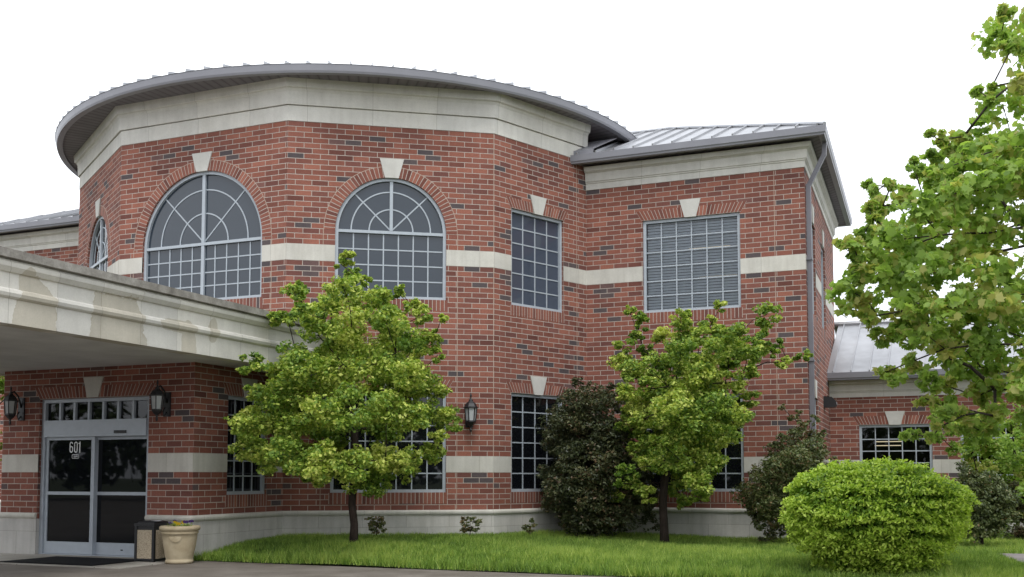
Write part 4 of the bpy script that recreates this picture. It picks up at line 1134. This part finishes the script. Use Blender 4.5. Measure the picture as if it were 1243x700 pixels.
# ---------------------------------------------------------------- grass
rng = np.random.default_rng(99)
def grass(n, name):
    # density falls with distance from the camera
    u = rng.uniform(2.04, 19, n * 3); v = rng.uniform(-9.93, .6, n * 3)
    keep = np.ones(len(u), bool)
    # inside the building or on the path -> none
    def inside(poly, u, v):
        c = np.zeros(len(u), bool); j = len(poly) - 1
        for i in range(len(poly)):
            (xi, yi), (xj, yj) = poly[i], poly[j]
            c ^= ((yi > v) != (yj > v)) & (u < (xj - xi) * (v - yi) / (yj - yi + 1e-12) + xi); j = i
        return c
    keep &= ~inside([(-2, 5), P1, P2, RR, W, (10.7, 5)], u, v)
    keep &= ~inside(pathpoly, u, v)
    dist = np.hypot(u - CAMP[0], v - CAMP[1]); keep &= rng.uniform(0, 1, len(u)) < np.clip(1.15 - (dist - 13) * .07, .35, 1)
    u, v = u[keep][:n], v[keep][:n]; n = len(u)
    edge = np.clip((-9.55 - v) / .4, 0, 1)
    patch = .5 + .5 * np.sin(u * 1.1 + 1.3 * np.sin(v * .9)) * np.sin(v * 1.7 + u * .4)
    h = rng.uniform(.05, .10, n) * (1 + .3 * patch) + edge * rng.uniform(0, .09, n)
    nearwall = np.clip(1 - (v + 9.9) / 2.3, 0, 1) * (u < 3.2)
    z = lawn_z(u, v)
    a = rng.uniform(0, 2 * math.pi, n); lean = rng.uniform(.1, .75, n) * h; la = rng.uniform(0, 2 * math.pi, n)
    w = rng.uniform(.005, .009, n)
    tuft = np.sin(u * 9 + 3 * np.sin(v * 5)) * np.sin(v * 11 + 2 * np.sin(u * 7)); h = h * (1 + .25 * tuft)
    V = np.zeros((n, 3, 3), np.float32)
    V[:, 0] = np.stack([u - w * np.cos(a), v - w * np.sin(a), z - .005], 1); V[:, 1] = np.stack([u + w * np.cos(a), v + w * np.sin(a), z - .005], 1)
    V[:, 2] = np.stack([u + lean * np.cos(la), v + lean * np.sin(la), z + h], 1)
    me = bpy.data.meshes.new(name); me.vertices.add(3 * n); me.vertices.foreach_set('co', V.ravel())
    me.loops.add(3 * n); me.loops.foreach_set('vertex_index', np.arange(3 * n, dtype=np.int32))
    me.polygons.add(n); me.polygons.foreach_set('loop_start', np.arange(0, 3 * n, 3, dtype=np.int32)); me.update(calc_edges=True)
    t = np.clip(rng.normal(.52, .2, n) + .34 * (patch - .5) + .2 * tuft, 0, 1)
    at = me.attributes.new('tint', 'FLOAT', 'POINT'); at.data.foreach_set('value', np.repeat(t, 3).astype(np.float32))
    me.materials.append(M['grass'])
    o = bpy.data.objects.new(name, me); COL.objects.link(o)
    return tag(o, 'short bright green grass covering the lawn before the building', 'grass', kind='stuff')
grass(330000, 'grass')

# ---------------------------------------------------------------- woodland across the road (seen in the glass)
rng = np.random.default_rng(123)
n = 26000
a = rng.uniform(-1.35, 1.35, n); cl = rng.integers(0, 60, n)
ca = np.linspace(-1.4, 1.4, 60) + rng.normal(size=60) * .02; ch = rng.uniform(4.5, 8.0, 60); cr = rng.uniform(50, 60, 60)
dd = rand_dirs(n) * (rng.uniform(.2, 1, n) ** .4)[:, None]
cx0 = np.array([8., -8.])
pos = np.stack([cx0[0] + (cr[cl]) * np.sin(ca[cl]) + dd[:, 0] * 3.2, cx0[1] - (cr[cl]) * np.cos(ca[cl]) + dd[:, 1] * 3.2, ch[cl] * .55 + dd[:, 2] * ch[cl] * .5], 1)
wd = leaves('woodland', pos, dd + np.array([0, 0, .5]), rng.uniform(.5, .9, n), rng.uniform(0, 1, n), M['leaf_wood'])
tag(wd, 'distant row of dense green trees mirrored darkly in the lower windows', 'woodland', kind='stuff')

# ---------------------------------------------------------------- planter, litter box, mat
terr = NT('terracotta_cream', 0.8, 0.2)
_n = terr.noise(terr.obj(), 6, 5, .6); terr.col(terr.ramp(_n, [(.3, (0.36, 0.29, 0.185)), (.7, (0.50, 0.425, 0.295))])); terr.bump(_n, .3, .004)
pc = (2.17, -10.42)
o = empty('flower_pot', (pc[0], pc[1], .005), 'large cream terracotta flower pot with yellow and purple pansies by the entrance', 'flower pot')
m = MB(); m.lathe(0, 0, [(0, .0), (.200, .0), (.215, .02), (.212, .05), (.198, .06), (.205, .08), (.225, .17), (.247, .29), (.262, .39), (.268, .455), (.283, .462), (.285, .485), (.272, .493), (.278, .505), (.300, .515), (.312, .54), (.308, .568), (.290, .582), (.262, .584), (.245, .57), (.235, .53), (0, .53)], 40)
m.build('pot', terr.m, o)
m = MB()   # half-round swag on the front, facing the camera
fa = math.atan2(CAMP[1] - pc[1], CAMP[0] - pc[0]) - .25
for i in range(7):
    a0 = R_(180 + 180 * i / 7); a1 = R_(180 + 180 * (i + 1) / 7)
    rr_ = .275
    def sp(r, t, o_): x = r * math.cos(t); z = .43 + r * math.sin(t); an = fa + x / .26; R2 = .255 + (z - .3) * .1 + o_; return (R2 * math.cos(an), R2 * math.sin(an), z)
    m.face([sp(.0, a0, .012), sp(.085, a0, .012), sp(.085 + .012, (a0 + a1) / 2, .012), sp(.085, a1, .012)])
    m.face([sp(.085, a0, .012), sp(.085, a0, -.01), sp(.097, (a0 + a1) / 2, -.01), sp(.097, (a0 + a1) / 2, .012)])
    m.face([sp(.097, (a0 + a1) / 2, .012), sp(.097, (a0 + a1) / 2, -.01), sp(.085, a1, -.01), sp(.085, a1, .012)])
m.build('swag_ornament', terr.m, o)
m = MB(); m.lathe(0, 0, [(0, .545), (.236, .545)], 24); m.build('soil', simple('potting_soil', (.03, .022, .016), .95), o)
rng = np.random.default_rng(5)
n = 260; a = rng.uniform(0, 6.28, n); r = .21 * np.sqrt(rng.uniform(0, 1, n))
leaves('pansy_leaves', np.stack([r * np.cos(a), r * np.sin(a), .56 + rng.uniform(0, .06, n)], 1), rand_dirs(n) * .5 + np.array([0, 0, .8]), rng.uniform(.03, .05, n), rng.uniform(.2, .8, n), M['leaf_young'], 'oval', o)
ye = simple('yellow_petals', (.80, .55, .03), .6); pu = simple('purple_petals', (.10, .045, .22), .6)
for mat, spots in ((ye, [(-.02, -.10), (.03, -.14), (.07, -.08), (-.06, -.06), (.0, -.16), (.05, .02)]), (pu, [(.13, -.07), (.16, .0), (.11, -.12), (-.12, -.1), (.17, .06), (-.1, .05)])):
    for (x, y) in spots:
        m = MB(); z = .625 + random.uniform(-.01, .03)
        # face roughly towards the viewer
        xr, yr_ = RGT[0] * x - FWD[0] * y * -1, RGT[1] * x + FWD[1] * y
        for k in range(5):
            t = 2 * math.pi * k / 5 + random.random() * .3; cxp, czp = .017 * math.cos(t), .017 * math.sin(t)
            pts = []
            for j in range(6):
                w_ = 2 * math.pi * j / 6; px_, pz_ = cxp + .015 * math.cos(w_), czp + .015 * math.sin(w_)
                pts.append((xr + RGT[0] * px_ - FWD[0] * pz_ * .5, yr_ + RGT[1] * px_ - FWD[1] * pz_ * .5, z + pz_ * .8 + .001 * k))
            m.face(pts)
        m.tube([(xr, yr_, .545), (xr, yr_, z)], .002, 4)
        m.build('pansy_flower', mat, o)

aggr = NT('exposed_aggregate', .9, .2)
_v = aggr.node('ShaderNodeTexVoronoi'); _v.inputs['Scale'].default_value = 85; aggr.link(aggr.obj(), _v.inputs['Vector'])
aggr.col(aggr.ramp(_v.outputs['Distance'], [(0.0, (0.62, 0.53, 0.40)), (0.45, (0.48, 0.40, 0.29)), (0.9, (0.22, 0.18, 0.13))])); aggr.bump(_v.outputs['Distance'], .6, .004)
bx = (1.555, -10.33)
o = empty('litter_bin', (bx[0], bx[1], .012), 'square litter bin with pebbled stone panels and a black frame beside the flower pot', 'litter bin')
m = MB(); h_ = .172
for sx in (-1, 1):
    for sy in (-1, 1): m.box(sx * h_ - .022, sx * h_ + .022, sy * h_ - .022, sy * h_ + .022, 0, .56)
m.box(-h_ - .02, h_ + .02, -h_ - .02, h_ + .02, .02, .045); m.box(-h_ - .01, h_ + .01, -h_ - .01, h_ + .01, .50, .56)
m.build('bin_frame', M['black'], o)
for (x0, x1, y0, y1) in ((-h_ + .024, h_ - .024, -h_ - .012, -h_ + .01), (-h_ + .024, h_ - .024, h_ - .01, h_ + .012), (h_ - .01, h_ + .012, -h_ + .024, h_ - .024), (-h_ - .012, -h_ + .01, -h_ + .024, h_ - .024)):
    m = MB(); m.box(x0, x1, y0, y1, .05, .50); m.build('stone_panel', aggr.m, o)
m = MB(); m.box(-h_ - .03, h_ + .03, -h_ - .03, h_ + .03, .562, .60); m.lathe(0, 0, [(.24, .60), (.22, .625), (.14, .645), (.0, .65)], 4, 0, False, math.pi / 4); m.build('bin_lid', M['black'], o)
m = MB(); P_ = [(0, 0, 0), (.15, .02, 0), (.16, .11, .012), (.01, .10, .003)]
m.face(P_); m.face([(x, y, z - .003) for x, y, z in P_[::-1]])
pp = m.build('paper_slip', simple('white_paper', (.75, .77, .8), .7)); pp.location = (bx[0] + .07, bx[1] - .14, .655)
tag(pp, 'small folded white paper lying on the black bin lid', 'paper')
m = MB(); m.box(-.95, .95, -.58, .58, 0, .012); m.box(-.90, .90, -.53, .53, .0122, .0155)
o = m.build('door_mat', M['rubber']); o.location = (.45, -10.86, .013); tag(o, 'flat black doormat on the pavement before the sliding entrance doors', 'doormat')
